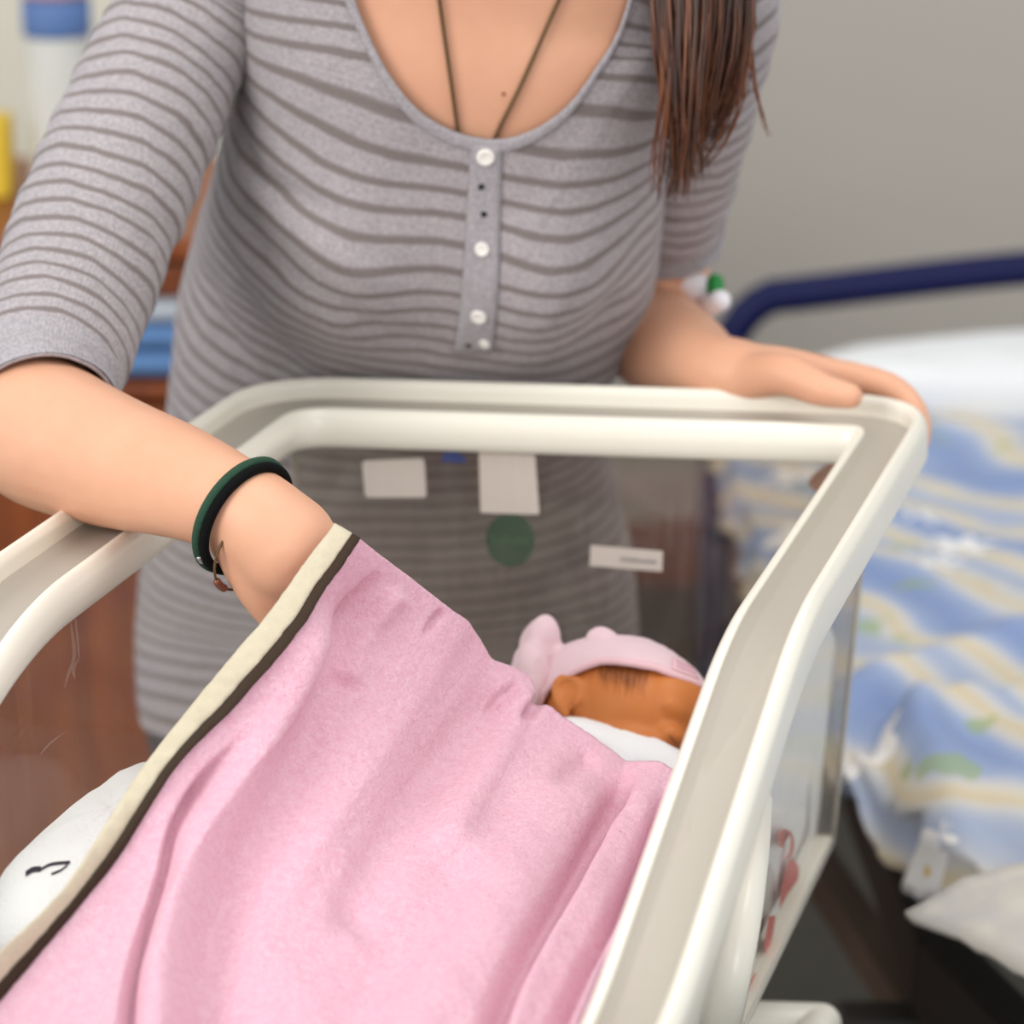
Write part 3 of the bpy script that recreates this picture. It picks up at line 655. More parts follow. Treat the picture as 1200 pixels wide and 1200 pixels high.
# ------------------------------------------------------------------ woman
#  ring: py, left px, right px, depth, front depth, back depth
TR = [(960, 215, 700, 2.50, .085, .10), (840, 170, 735, 2.48, .095, .12), (700, 165, 742, 2.46, .100, .12), (580, 185, 722, 2.41, .095, .10), (470, 203, 702, 2.345, .088, .088),
      (390, 212, 716, 2.295, .094, .085), (300, 236, 764, 2.235, .106, .088), (200, 262, 778, 2.175, .108, .095), (120, 285, 785, 2.13, .100, .10), (40, 290, 815, 2.085, .088, .10), (-30, 300, 835, 2.055, .075, .095),
      (-90, 345, 850-20, 2.03, .066, .085), (-135, 440, 765, 2.02, .058, .070), (-175, 505, 712, 2.01, .052, .060), (-240, 520, 700, 1.985, .050, .056), (-300, 520, 700, 1.965, .052, .058)]
RN = 150
rows_t = np.array([[*at((a+b)/2, y, d), (b-a)/2*d/F, f, k] for y, a, b, d, f, k in TR]); RW = cr(rows_t, RN)
pyrow = np.interp(np.linspace(0, len(TR)-1, RN), np.arange(len(TR)), [r[0] for r in TR])
spine = RW[:, :3]; sT = nrm(np.gradient(spine, axis=0)); sR = nrm(RT-sT*(sT @ RT)[:, None]); sF = np.cross(sR, sT); sF = sF*np.sign(-(sF[:, 1:2]))   # towards viewer
slen = np.concatenate([[0], np.cumsum(np.linalg.norm(np.diff(spine, axis=0), axis=1))])
NC = 160; ang = np.linspace(0, 2*math.pi, NC, endpoint=False)     # 0 = viewer's right, pi/2 = front
def torso(off=0.0, bust=1.0):
    ca, sa = np.cos(ang), np.sin(ang); sx = np.sign(ca)*np.abs(ca)**.86; sy = np.sign(sa)*np.abs(sa)**.86
    hw = RW[:, 3:4]+off; f = RW[:, 4:5]+off; b = RW[:, 5:6]+off
    X = hw*sx[None]; Y = np.where(sy[None] > 0, f*sy[None], b*sy[None])
    lat = X; yy = pyrow[:, None]
    B = np.zeros_like(X)
    for lx, yc, hgt in ((-.078, 215, .034), (.082, 205, .034)):
        dn = np.where(yy > yc, 80.0, 105.0); B += hgt*np.exp(-((lat-lx)/.052)**2)*np.exp(-((yy-yc)/dn)**2)
    B += .010*np.exp(-(lat/.07)**2)*np.exp(-((yy-230)/90.0)**2)
    Y = Y+bust*B*np.clip(sy[None]*2.5, 0, 1)
    return spine[:, None]+sR[:, None]*X[..., None]+sF[:, None]*Y[..., None]
woman = empty('person', (float(spine[0][0]), float(spine[0][1]), 0.0), 'person in a striped grey henley top leaning over the bassinet', 'person')
body = MB(); bodyT = torso(-.004, .9); add_loft(body, bodyT)
def chain(pts, r, seg=20, n=30, ref=None, flat=1.0): add_loft(body, round_tube(np.array([at(*p) for p in pts]), r, seg, n, ref, flat))
# viewer-left arm
Lsh = (262, -40, 2.10); Lel = (25, 478, 1.935); Lwr = (287, 588, 1.765)
chain([(330, -60, 2.07), Lsh, (150, 180, 2.045), (70, 370, 1.985), (12, 470, 1.945)], [.040, .046, .043, .041, .040])
chain([(12, 478, 1.945), (60, 512, 1.90), (130, 540, 1.86), (205, 563, 1.815), (270, 590, 1.775), (300, 608, 1.765), (335, 640, 1.765)], [.0465, .0465, .041, .0345, .0288, .0285, .031], flat=1.0)
def palm(pts, r, **k): chain(pts, r, 16, 24, **k)
def hull(ptsr):
    """soft slab of overlapping chains for a palm"""
    for pts, r in ptsr: chain(pts, r, 14, 16)
hull([([(300, 600, 1.765), (350, 632, 1.77), (420, 672, 1.79)], [.024, .019, .013]), ([(292, 612, 1.765), (340, 658, 1.772), (402, 702, 1.795)], [.024, .019, .013]),
      ([(288, 618, 1.765), (326, 678, 1.775), (380, 728, 1.80)], [.023, .018, .0125]), ([(284, 622, 1.768), (312, 690, 1.778), (352, 748, 1.80)], [.022, .017, .012])])
def finger(pts, r): chain(pts, r, 12, 22)
finger([(420, 670, 1.79), (466, 690, 1.825), (494, 718, 1.86), (500, 742, 1.88)], [.0105, .0098, .009, .0078])
finger([(402, 702, 1.795), (452, 732, 1.83), (480, 762, 1.865), (482, 788, 1.885)], [.011, .010, .0092, .008])
finger([(380, 728, 1.80), (426, 764, 1.83), (450, 796, 1.865), (450, 820, 1.88)], [.0105, .0096, .0088, .0078])
finger([(352, 748, 1.80), (390, 782, 1.83), (408, 808, 1.855), (408, 826, 1.87)], [.0092, .0084, .0078, .007])
finger([(322, 632, 1.785), (362, 640, 1.825), (405, 668, 1.85), (432, 690, 1.86)], [.015, .0135, .0115, .0095])
# viewer-right arm
chain([(770, -60, 2.06), (834, -20, 2.08), (808, 130, 2.17), (780, 265, 2.27), (765, 372, 2.335)], [.040, .044, .040, .038, .039])
chain([(764, 372, 2.335), (766, 392, 2.30), (780, 405, 2.25), (808, 420, 2.20), (832, 432, 2.16), (866, 440, 2.145)], [.041, .041, .0385, .033, .0265, .026])
hull([([(850, 438, 2.145), (905, 432, 2.14), (962, 436, 2.14)], [.022, .017, .0125]), ([(850, 442, 2.155), (905, 438, 2.155), (960, 442, 2.158)], [.022, .017, .0125]),
      ([(850, 446, 2.165), (900, 446, 2.172), (948, 454, 2.178)], [.021, .0165, .012]), ([(850, 450, 2.17), (892, 456, 2.185), (930, 466, 2.195)], [.02, .015, .011])])
finger([(958, 434, 2.14), (1040, 452, 2.135), (1073, 484, 2.12), (1079, 518, 2.112)], [.0115, .0104, .0095, .0078])
finger([(958, 440, 2.158), (1032, 452, 2.16), (1072, 490, 2.15), (1072, 532, 2.14)], [.0118, .0106, .0096, .008])
finger([(945, 452, 2.178), (1008, 474, 2.19), (1040, 525, 2.175), (1032, 562, 2.158)], [.011, .0098, .009, .0078])
finger([(928, 464, 2.195), (975, 492, 2.20), (985, 540, 2.18), (958, 566, 2.150)], [.0098, .0088, .008, .0074])
finger([(872, 444, 2.135), (918, 438, 2.105), (962, 456, 2.085), (996, 464, 2.078)], [.017, .0155, .0125, .0098])
# head above the frame
hc = at(602, -405, 1.93); hF = nrm(np.array([-.05, -.80, -.60])); hU0 = np.array([0, -.45, .9]); hU = nrm(hU0-hF*(hU0 @ hF)); hS = np.cross(hU, hF)
def hq(f, u, s): return hc+hF*f+hU*u+hS*s
add_loft(body, ellipsoid(hq(-.01, .02, 0), np.array([hF*.092, hU*.095, hS*.074]))); add_loft(body, ellipsoid(hq(.03, -.045, 0), np.array([hF*.052, hU*.062, hS*.055])))
add_loft(body, round_tube(np.array([hq(.082, .01, 0), hq(.094, -.02, 0), hq(.101, -.03, 0)]), [.008, .010, .012], 10, 10))
add_loft(body, ellipsoid(hq(.068, -.088, 0), np.array([hF*.016, hU*.016, hS*.02])))
for s in (-1, 1):
    add_loft(body, ellipsoid(hq(.075, .022, .028*s), np.array([hF*.014, hU*.007, hS*.022]))); add_loft(body, ellipsoid(hq(-.012, -.01, .075*s), np.array([hF*.018, hU*.030, hS*.007])))
    add_loft(body, ellipsoid(hq(.052, -.03, .036*s), np.array([hF*.026, hU*.024, hS*.024])))
add_loft(body, round_tube(np.array([at(610, -200, 2.0), hq(-.03, -.06, 0), hq(-.02, 0, 0)]), [.052, .052, .05], 20, 16))
# legs and feet
hipz = spine[0]
for s in (-1, 1):
    xs = float(hipz[0])+.078*s; yb = float(hipz[1]); P3 = np.array([[xs, yb, hipz[2]+.08], [xs, yb+.005, .60], [xs+.01*s, yb+.02, .42], [xs+.01*s, yb+.035, .25], [xs+.01*s, yb+.05, .09]])
    add_loft(body, round_tube(P3, [.088, .078, .055, .050, .036], 20, 40)); add_loft(body, round_tube(np.array([[xs+.01*s, yb+.06, .045], [xs+.012*s, yb-.02, .04], [xs+.016*s, yb-.12, .026]]), [.034, .036, .024], 14, 20))
me = remesh(body, 'body', .0034, 7)
link('body', me, M['skin'], woman)
em = MB()
for s in (-1, 1): add_loft(MB(), ellipsoid(hq(.076, .006, .030*s), np.array([hF*.009, hU*.007, hS*.012]), 12, 16)).build('eyelid', M['skin'], woman)
add_loft(MB(), round_tube(np.array([hq(.074, -.062, -.022), hq(.086, -.060, 0), hq(.074, -.062, .022)]), [.003, .006, .003], 10, 14)).build('lips', M['lip'], woman)

# shirt torso with scoop neck found from the neckline's curve on the chest
SH = torso(.003, 1.0); pj = proj(SH.reshape(-1, 3)).reshape(RN, NC, 2)
neck_c = np.array([(352, -260), (360, -160), (380, -90), (402, -40), (417, 0), (440, 60), (478, 118), (520, 150), (567, 164), (612, 158), (652, 136), (690, 98), (715, 52), (733, 0), (748, -50), (765, -110), (775, -170), (782, -260)], float)
ncx, ncy = cr(neck_c, 300).T
def in_scoop(x, y):
    k = np.argmax(ncy); Lx = np.interp(y, ncy[:k+1], ncx[:k+1]); Rx = np.interp(y, ncy[k:][::-1], ncx[k:][::-1]); return (y < ncy[k]) & (x > Lx) & (x < Rx)
vt = np.zeros(NC)
kstop = np.argmin(np.abs(pyrow+128))
for j in range(NC):
    vt[j] = kstop
    if math.sin(ang[j]) > -.15:
        ins = in_scoop(pj[:, j, 0], pj[:, j, 1]) & (np.arange(RN) > 40)
        if ins.any():
            k = int(np.argmax(ins)); lo_, hi_ = k-1, k
            a0, b0 = pj[lo_, j], pj[hi_, j]; best = 1.0
            for t in np.linspace(0, 1, 21):
                p = a0+(b0-a0)*t
                if in_scoop(p[0], p[1]): best = t; break
            vt[j] = min(vt[j], lo_+best)
    else: vt[j] = kstop-3
vs_ = vt.copy()
for _ in range(3): vs_ = (np.roll(vs_, 1)+2*vs_+np.roll(vs_, -1))/4
vt = vs_
vlo = np.argmin(np.abs(pyrow-835))
NR = 200; sgrid = np.zeros((NR, NC, 3)); uvg = np.zeros((NR, NC, 2))
for j in range(NC):
    rr_ = np.linspace(vlo, vt[j], NR); i0 = np.minimum(rr_.astype(int), RN-2); f = (rr_-i0)[:, None]
    sgrid[:, j] = SH[i0, j]*(1-f)+SH[i0+1, j]*f; uvg[:, j, 1] = slen[i0]*(1-f[:, 0])+slen[i0+1]*f[:, 0]; uvg[:, j, 0] = ang[j]*.14
nS = nrm(np.cross(np.roll(sgrid, -1, 1)-np.roll(sgrid, 1, 1), np.gradient(sgrid, axis=0))); 
if (nS*(sgrid-sgrid.mean(1, keepdims=True))).sum(-1).mean() < 0: nS = -nS
pg = proj(sgrid.reshape(-1, 3)).reshape(NR, NC, 2); front = (np.sin(ang) > -.2)[None]
def sfold(pl, w, amp, asym=0., fade=(.2, .3)):
    Q = crlen(np.array(pl, float), 50); D = pg[..., None, :]-Q[None, None]; k = (D**2).sum(-1).argmin(-1); tk = nrm(np.gradient(Q, axis=0))[k]
    dd = np.take_along_axis(D, k[..., None, None], 2)[..., 0, :]; sd = dd[..., 0]*tk[..., 1]-dd[..., 1]*tk[..., 0]; of = np.where((k == 0) | (k == 49), np.abs((dd*tk).sum(-1)), 0); al = np.clip((k+(dd*tk).sum(-1)/np.linalg.norm(Q[1]-Q[0]))/49., 0, 1)
    f = np.clip(al/fade[0], 0, 1)*np.clip((1-al)/fade[1], 0, 1); wv = np.where(sd > 0, w*(1+asym), w*(1-asym)); return amp*f*np.exp(-(sd/wv)**2)*np.exp(-(of/30)**2)*front
Hs = np.zeros((NR, NC))
for pl, w, am in (([(282, 160), (300, 200), (340, 225), (410, 255)], 9, -.005), ([(262, 210), (290, 270), (350, 330), (430, 380), (520, 410)], 14, -.005), ([(245, 250), (275, 330), (330, 400), (390, 440)], 12, -.004), ([(240, 300), (260, 380), (300, 440)], 10, -.004),
                  ([(275, 190), (320, 250), (400, 310), (480, 345)], 14, .004), ([(770, 240), (740, 320), (690, 380), (600, 410)], 14, -.004), ([(735, 340), (690, 400), (640, 430)], 10, -.004), ([(300, 350), (360, 420), (420, 450)], 12, .004),
                  ([(560, 640), (640, 600), (720, 580)], 12, -.005), ([(620, 700), (690, 660), (740, 600)], 12, -.005), ([(690, 740), (720, 660), (740, 580)], 14, .005)):
    Hs += sfold(pl, w, am)
Hs += .0012*noise1(pg[..., 0]/40+pg[..., 1]/60, 41)*front
sgrid = sgrid+nS*Hs[..., None]
_lam = .34*np.clip((330-pg[..., 1])/260, 0, 1)+.15*np.clip((190-pg[..., 1])/140, 0, 1)
_yf = ((sgrid-np.array([np.interp(uvg[..., 1], slen, spine[:, k]) for k in range(3)]).transpose(1, 2, 0))*sF[RN//2]).sum(-1)
uvg[..., 1] -= _lam*np.clip(_yf, 0, 1)
# stripes sag a little towards the armpits
uvg[..., 1] += .010*np.exp(-((pg[..., 0]-262)/45)**2)*np.exp(-((pg[..., 1]-260)/110)**2)
shirt = MB()
wrap_uv = uvg
add_loft(shirt, sgrid, cap=False, uv=uvg)
def sleeve(spec, n, seed, wr_amp, phase):
    """rows: px, py, depth, radius (m). Returns loft rows with wrinkles and UVs."""
    C = np.array([[*at(x, y, d), r] for x, y, d, r in spec]); Q = crlen(C, n); Pm, r = Q[:, :3], Q[:, 3]; T, N, B = frames(Pm, FW); c = 72
    a = np.linspace(0, 2*math.pi, c, endpoint=False); s = np.concatenate([[0], np.cumsum(np.linalg.norm(np.diff(Pm, axis=0), axis=1))])
    L = s[:, None]; A = a[None]
    wrk = wr_amp*(noise1(L*90+1.1*np.sin(A+seed), seed)*(.45+.55*np.cos(A-2.2+seed*.1)**2)+.5*noise1(L*200+2*np.sin(A*1+1), seed+1))
    wrk = wrk*np.clip((L-.03)/.06, 0, 1)
    R = Pm[:, None]+((r[:, None]+wrk)[..., None])*(np.cos(A)[..., None]*N[:, None]+np.sin(A)[..., None]*B[:, None])
    uv = np.stack([np.broadcast_to(A*.045, L.shape[:1]+A.shape[1:]), np.broadcast_to(L+phase+.003*noise1(A*2+L*20, seed+3), (n, c))], -1); return R, uv
def add_sleeve(spec, seed, phase, cuff=True):
    R, uv = sleeve(spec, 110, seed, .0022, phase); inner = R+(R.mean(1, keepdims=True)-R)*.05
    add_loft(shirt, R, cap=False, uv=uv); k0 = shirt.n
    add_loft(shirt, inner[::-1][:30], cap=False, uv=uv[::-1][:30])
    c = R.shape[1]; base = k0-c; shirt.f += [(base+j, base+(j+1) % c, k0+(j+1) % c, k0+j) for j in range(c)]
    return R
lsl = add_sleeve([(352, -116, 2.035, .004), (340, -112, 2.04, .026), (318, -105, 2.045, .040), (280, -70, 2.075, .050), (238, -5, 2.09, .0525), (192, 80, 2.075, .0525), (150, 175, 2.045, .054), (110, 270, 2.015, .0535), (82, 350, 1.985, .0525), (60, 410, 1.955, .051), (48, 455, 1.928, .0475), (50, 482, 1.912, .0455)], 3, .004)
rsl = add_sleeve([(728, -116, 2.01, .004), (740, -112, 2.015, .026), (760, -105, 2.02, .040), (805, -70, 2.055, .048), (832, 0, 2.09, .048), (818, 90, 2.14, .0455), (796, 190, 2.21, .044), (780, 265, 2.275, .0425), (778, 288, 2.29, .0425)], 6, .008)
shirt_o = shirt.build('shirt', M['shirt'], woman, uvname='cloth')
def ringband(R0, w, th, name, m, uvs=True):
    P = np.vstack([R0, R0[:1]]); mb = MB(); T = tube(P, th, 10); T = np.stack(T); add_loft(mb, T, cap=False, uv=np.zeros((T.shape[0]*10, 2))); return mb.build(name, m, shirt_o, uvname='cloth')
# cuff bands
def cuff(R, name):
    rows = [R[-9+k]+(R[-9+k]-R[-9+k].mean(0))*(.02+.018*math.sin(k*1.6)) for k in range(9)]; mb = MB(); Rr2 = np.array(rows); uv = np.stack(np.meshgrid(np.arange(R.shape[1])*.004, np.arange(9)*.004), -1)
    add_loft(mb, Rr2, cap=False, uv=uv); return mb.build('cuff', M['knit_plain'], shirt_o, uvname='cloth')
cuff(lsl, 'cuff'); cuff(rsl, 'cuff')
# neck binding
top = sgrid[-1]; nt = nS[-1]; below = sgrid[-8]
jj = [j for j in range(NC) if True]
dn = nrm(below-top); bw = .0105
Rn = np.array([[top[j]+dn[j]*bw*(.5+.52*math.cos(k))+nt[j]*(.0016*math.sin(k)+.0008) for k in np.linspace(0, 2*math.pi, 12, endpoint=False)] for j in jj+[0]])
uvn = np.stack(np.meshgrid(np.linspace(0, .04, 12), np.arange(NC+1)*.004), -1)
mb = MB(); add_loft(mb, Rn, cap=False, uv=uvn); mb.build('neck_binding', M['knit_plain'], shirt_o, uvname='cloth')
# surface lookup: pixel on the front of the shirt
fr_idx = np.argwhere((np.sin(ang)[None] > .1) & np.ones((NR, 1), bool)); fp = pg[fr_idx[:, 0], fr_idx[:, 1]]
def on_shirt(px, py, off=0.):
    d2 = ((fp-np.array([px, py]))**2).sum(1); k = np.argsort(d2)[:4]; w = 1/(d2[k]+1e-3); w /= w.sum(); p = (sgrid[fr_idx[k, 0], fr_idx[k, 1]]*w[:, None]).sum(0); n = nrm((nS[fr_idx[k, 0], fr_idx[k, 1]]*w[:, None]).sum(0))
    r = ray(px, py); q = CAM+r*((p+n*off-CAM) @ n)/(r @ n); return q, n
pk = []
cl = crlen(np.array([(570, 172), (568, 220), (566, 270), (564, 320), (560, 370), (554, 414)], float), 40)
for i, (x, y) in enumerate(cl):
    hwid = 19+4*(i/39)
    row = []
    for k in np.linspace(-1, 1, 9): row.append(on_shirt(x+hwid*k, y+3*k*k*0, .0032 if abs(k) < .95 else .0012)[0])
    pk.append(row)
pk = np.array(pk); uvp = np.stack(np.meshgrid(np.linspace(0, .03, 9), np.arange(40)*.004), -1)
nrmv = nrm(np.cross(np.gradient(pk, axis=1), np.gradient(pk, axis=0)))
if (nrmv*(CAM-pk)).sum() < 0: pk = pk[:, ::-1]
solid(pk, .0015, uv=uvp).build('button_placket', M['knit_plain'], shirt_o, uvname='cloth')
def disc(px, py, r, th, off, name, m, dome=True):
    q, n = on_shirt(px, py, off); t = nrm(np.cross(n, [0, 0, 1])); b = np.cross(n, t); mb = MB(); rws = []
    for rr_, h in ((.05, th*.7), (.5, th*.7), (.7, th), (.92, th), (1, th*.6), (1, 0)):
        rws.append([q+(t*math.cos(a)+b*math.sin(a))*r*rr_+n*h for a in np.linspace(0, 2*math.pi, 20, endpoint=False)])
    add_loft(mb, np.array(rws)); return mb.build(name, m, shirt_o)
for x, y, r in ((569, 184, .0062), (565, 292, .0050), (561, 371, .0056), (568, 402, .0038)): disc(x, y, r, .002, .0032, 'shirt_button', M['white_button'])
for x, y in ((564, 219), (567, 251), (549, 405)): disc(x, y, .0022, .0006, .0034, 'button_hole', M['hole'])
# mole on the chest, necklace
skinpts = bodyT[40:].reshape(-1, 3); skinpj = proj(skinpts); skm = np.tile(np.sin(ang) > .2, RN-40); skinpts, skinpj = skinpts[skm], skinpj[skm]
def on_skin(px, py, off=0.):
    d2 = ((skinpj-np.array([px, py]))**2).sum(1); k = np.argsort(d2)[:6]; w = 1/(d2[k]+1.); w /= w.sum(); p = (skinpts[k]*w[:, None]).sum(0); d = (p-CAM) @ FW; return at(px, py, d-off)
nk = MB()
for pts in ([(505, -75), (515, 0), (522, 50), (530, 105), (538, 163), (541, 182)], [(690, -75), (655, 0), (632, 52), (605, 112), (580, 160), (573, 180)]):
    Q = crlen(np.array(pts, float), 30); W = np.array([on_skin(x, y, .003 if y < 160 else .001) for x, y in Q]); 
    for _ in range(4): W[1:-1] = (W[:-2]+2*W[1:-1]+W[2:])/4
    add_loft(nk, tube(W, .0014, 8))
# closes behind the neck
bk = np.array([on_skin(505, -75, .003), at(499, -130, 1.985), at(492, -185, 2.02), at(528, -235, 2.08), at(610, -245, 2.09), at(690, -235, 2.08), at(724, -185, 2.02), at(712, -130, 1.985), on_skin(690, -75, .003)])
add_loft(nk, tube(crlen(bk, 40), .0014, 8))
tag(nk.build('necklace', M['cord_brown']), 'thin brown cord necklace hanging into the scoop neckline', 'necklace')
add_loft(MB(), ellipsoid(on_skin(590, 110, .0), np.eye(3)*.0016+0, 8, 10)).build('mole', M['mole'], woman)

# trousers
tr = MB()
for s in (-1, 1):
    xs = float(hipz[0])+.078*s; yb = float(hipz[1]); P3 = np.array([[xs, yb, hipz[2]+.10], [xs, yb+.005, .60], [xs+.01*s, yb+.02, .42], [xs+.01*s, yb+.035, .25], [xs+.01*s, yb+.05, .10]]); add_loft(tr, round_tube(P3, [.096, .088, .070, .066, .062], 24, 50))
kk = np.argmin(np.abs(pyrow-760)); add_loft(tr, torso(.0005)[:kk])
link('trousers', remesh(tr, 'trousers', .006, 6), M['trousers'], woman)
for s in (-1, 1):
    xs = float(hipz[0])+.088*s; yb = float(hipz[1]); mb = MB(); add_loft(mb, round_tube(np.array([[xs, yb+.075, .046], [xs, yb-.02, .046], [xs+.006*s, yb-.14, .034]]), [.042, .044, .033], 16, 24)); mb.build('shoe', M['shoe'], woman)
# hair: scalp cap, side lock mass, loose strands
hm = MB()
th = np.linspace(.02, 1.75, 22); phh = np.linspace(0, 2*math.pi, 48, endpoint=False); Rh = []
for t in th:
    Rh.append([hq(-.012, .024, 0)+hF*math.sin(t)*math.cos(p)*(.098 if math.cos(p) < .3 else .098-.018*max(0, (t-.9)))+hS*math.sin(t)*math.sin(p)*.083+hU*math.cos(t)*.100 if not (math.cos(p) > .35 and t > .95) else hq(-.012, .024, 0)+hF*math.sin(.95)*math.cos(p)*.095+hS*math.sin(.95)*math.sin(p)*.083+hU*math.cos(.95)*.1 for p in phh])
add_loft(hm, np.array(Rh), cap=True)
link('hair_cap', hm.mesh('hair_cap'), M['hair_dark'], woman)
rs = random.Random(12); st = MB(); st2 = MB()
def strand(mb, pts, r, seg=5, n=16):
    am = rs.uniform(0, 4.5); ph_ = rs.uniform(0, 6.28)
    pp_ = cr(np.array(pts, float), 14); pp_[:, 0] += am*np.sin(np.linspace(0, 7, 14)+ph_)*np.linspace(.2, 1, 14)
    Q = crlen(np.array([at(*p) for p in pp_]), n); t = np.linspace(0, 1, n); add_loft(mb, tube(Q, r*np.clip(1.15-t**3, .12, 1), seg))
for k in range(620):
    u = rs.random(); v = rs.random(); x0 = 766+112*u; ln_ = (235-70*u*u)*rs.uniform(.62, 1.02) if rs.random() < .8 else 150*rs.uniform(.5, 1)
    wob = rs.uniform(-9, 9); conv = 795+30*u; d0 = 2.0-.05*rs.random()+.05*abs(u-.5)
    xe = x0+(conv-x0)*.62+rs.uniform(-10, 10); sw = 10*math.sin(u*6+1)
    pts = [(740+40*u, -330, 1.92+.02*v), (762+100*u, -200, 1.95+.02*v), (x0-2+wob*.3, -80, d0), (x0+wob*.4, 0, d0), (x0*.85+xe*.15+sw*.5+wob*.6, ln_*.4, d0+.006), (x0*.45+xe*.55+sw+wob*.4, ln_*.75, d0+.016), (xe-4*u+rs.uniform(-8, 4), ln_, d0+.03)]
    strand(st if rs.random() < .5 else st2, pts, rs.uniform(.0007, .0018))
for pts in ([(862, -60, 1.98), (872, 60, 1.99), (868, 120, 2.0), (845, 175, 2.01), (815, 205, 2.02)], [(866, -60, 1.98), (868, 50, 1.985), (856, 130, 2.0), (832, 180, 2.01), (812, 208, 2.02)], [(855, -60, 1.98), (850, 60, 1.985), (846, 120, 2.0), (828, 165, 2.01)], [(870, -60, 1.98), (880, 70, 1.99), (895, 140, 2.0), (903, 160, 2.0)],
            [(775, -60, 1.97), (776, 80, 1.98), (768, 170, 2.0), (766, 225, 2.02)], [(800, -60, 1.97), (785, 100, 1.98), (774, 190, 2.0), (772, 235, 2.02)]):
    for q in range(5): strand(st, [(x+rs.uniform(-3, 3), y, d) for x, y, d in pts], rs.uniform(.0004, .0009))
tag(st.build('hair_strands', M['hair'], woman), kind='stuff'); tag(st2.build('dark_hair_strands', M['hair_dark'], woman), kind='stuff')
lk = MB()
for (x0, x1, L_) in ((790, 786, 175), (812, 797, 165), (835, 812, 140), (855, 835, 100)):
    Q = crlen(np.array([at(x0-30, -330, 1.95), at(x0-8, -180, 1.985), at(x0, -60, 2.005), at(x0, 20, 2.01), at((x0+x1)/2, L_*.6, 2.015), at(x1, L_, 2.035)]), 24); add_loft(lk, tube(Q, .011*np.clip(1.1-np.linspace(0, 1, 24)**2, .08, 1), 10, ref=FW, flat=.7))
lk.build('hair_lock', M['hair_dark'], woman)

# bracelets on the viewer-left wrist
wc = np.array(at(285, 600, 1.766)); wax = nrm(at(300, 612, 1.765)-at(262, 585, 1.778))
def bracelet(center, axis, ru, rv, r, tiltv, m, name, n=72, flat=1.0):
    ax = nrm(axis+tiltv); u = nrm(np.cross(ax, FW)); v = np.cross(ax, u); a = np.linspace(0, 2*math.pi, n+1); P = center+np.cos(a)[:, None]*u*ru+np.sin(a)[:, None]*v*rv
    mb = MB(); add_loft(mb, tube(P, r, 10, ref=ax, flat=flat), cap=False); return mb, P
wb = empty('wristband', wc, 'braided dark green and black band around the wrist, by the blanket', 'bracelet')
bx = MB(); w_ax = nrm(np.array(at(302, 640, 1.772))-np.array(at(226, 588, 1.80)))
wcen = at(289, 608, 1.767)
mbk, Pb = bracelet(wcen, w_ax, .0335, .0325, .0030, 0*RT, M['band_black'], 'band'); mbk.build('band', M['band_black'], wb)
mbk, Pg = bracelet(wcen-w_ax*.0048, w_ax, .0348, .0338, .0029, 0*RT, M['band_green'], 'green_braid'); mbk.build('green_braid', M['band_green'], wb)
pp = proj(Pg); k = int(np.argmin(((pp-np.array([232, 655]))**2).sum(1)))
for dk in (0, 1): add_loft(MB(), ellipsoid(Pg[(k+dk) % 72]-FW*.003, np.eye(3)*.0022, 8, 12)).build('bead', M['metal'], wb)
nb_ = MB(); wcen2 = at(303, 636, 1.770)
mbk, P2 = bracelet(wcen2-RT*.006-UP*.004, w_ax, .0262, .0262, .0008, 0*RT, M['cord_brown'], 'cord')
lb = empty('bead_bracelet', wcen2, 'thin bracelet with copper-coloured beads, hanging below the green band', 'bracelet'); mbk.build('cord', M['cord_brown'], lb)
pp = proj(P2); k = int(np.argmin(((pp-np.array([256, 690]))**2).sum(1)))
for dk in (-2, -1, 0, 1, 2): add_loft(MB(), ellipsoid(P2[(k+dk) % 72], np.eye(3)*.0024, 8, 12)).build('bead', M['copper'], lb)
# cannula taped on the other forearm
iv = empty('cannula', at(826, 345, 2.24), 'white taped cannula with a green cap on the far forearm', 'cannula')
bm_ = MB(); V = []
for i, t in enumerate(np.linspace(0, 1, 10)):
    row = []
    for k in np.linspace(-.55, .95, 14):
        c = at(766+14*t, 375+28*t-25, 2.315-.05*t); row.append(c)
    V.append(row)
# bandage follows the outer upper side of the forearm
axp = np.array([at(*p) for p in [(775, 345, 2.315), (790, 370, 2.28), (800, 395, 2.245)]]); Q = crlen(axp, 12); T, N, B = frames(Q, UP)
rad = np.interp(np.linspace(0, 1, 12), [0, .5, 1], [.0445, .045, .041]); a = np.linspace(-.35, 1.25, 16)
tb = add_loft(MB(), ellipsoid(at(806, 333, 2.285), np.array([(RT*.72-UP*.69)*.028, (RT*.69+UP*.72)*.014, FW*.022]), 18, 26)); tb.build('bandage', M['bandage'], iv)
add_loft(MB(), round_tube(np.array([at(835, 358, 2.255), at(843, 353, 2.25)]), [.008, .0085], 14, 8)).build('hub', M['white_plastic'], iv)
add_loft(MB(), round_tube(np.array([at(838, 338, 2.255), at(838, 331, 2.255)]), [.0068, .0066], 14, 8)).build('cap', M['cap_green'], iv)
add_loft(MB(), tube(np.array([at(812, 345, 2.275), at(838, 352, 2.255)]), .004, 10)).build('tube', M['white_plastic'], iv)
add_loft(MB(), tube(np.array([at(838, 352, 2.255), at(838, 338, 2.255)]), .005, 10)).build('port', M['white_plastic'], iv)

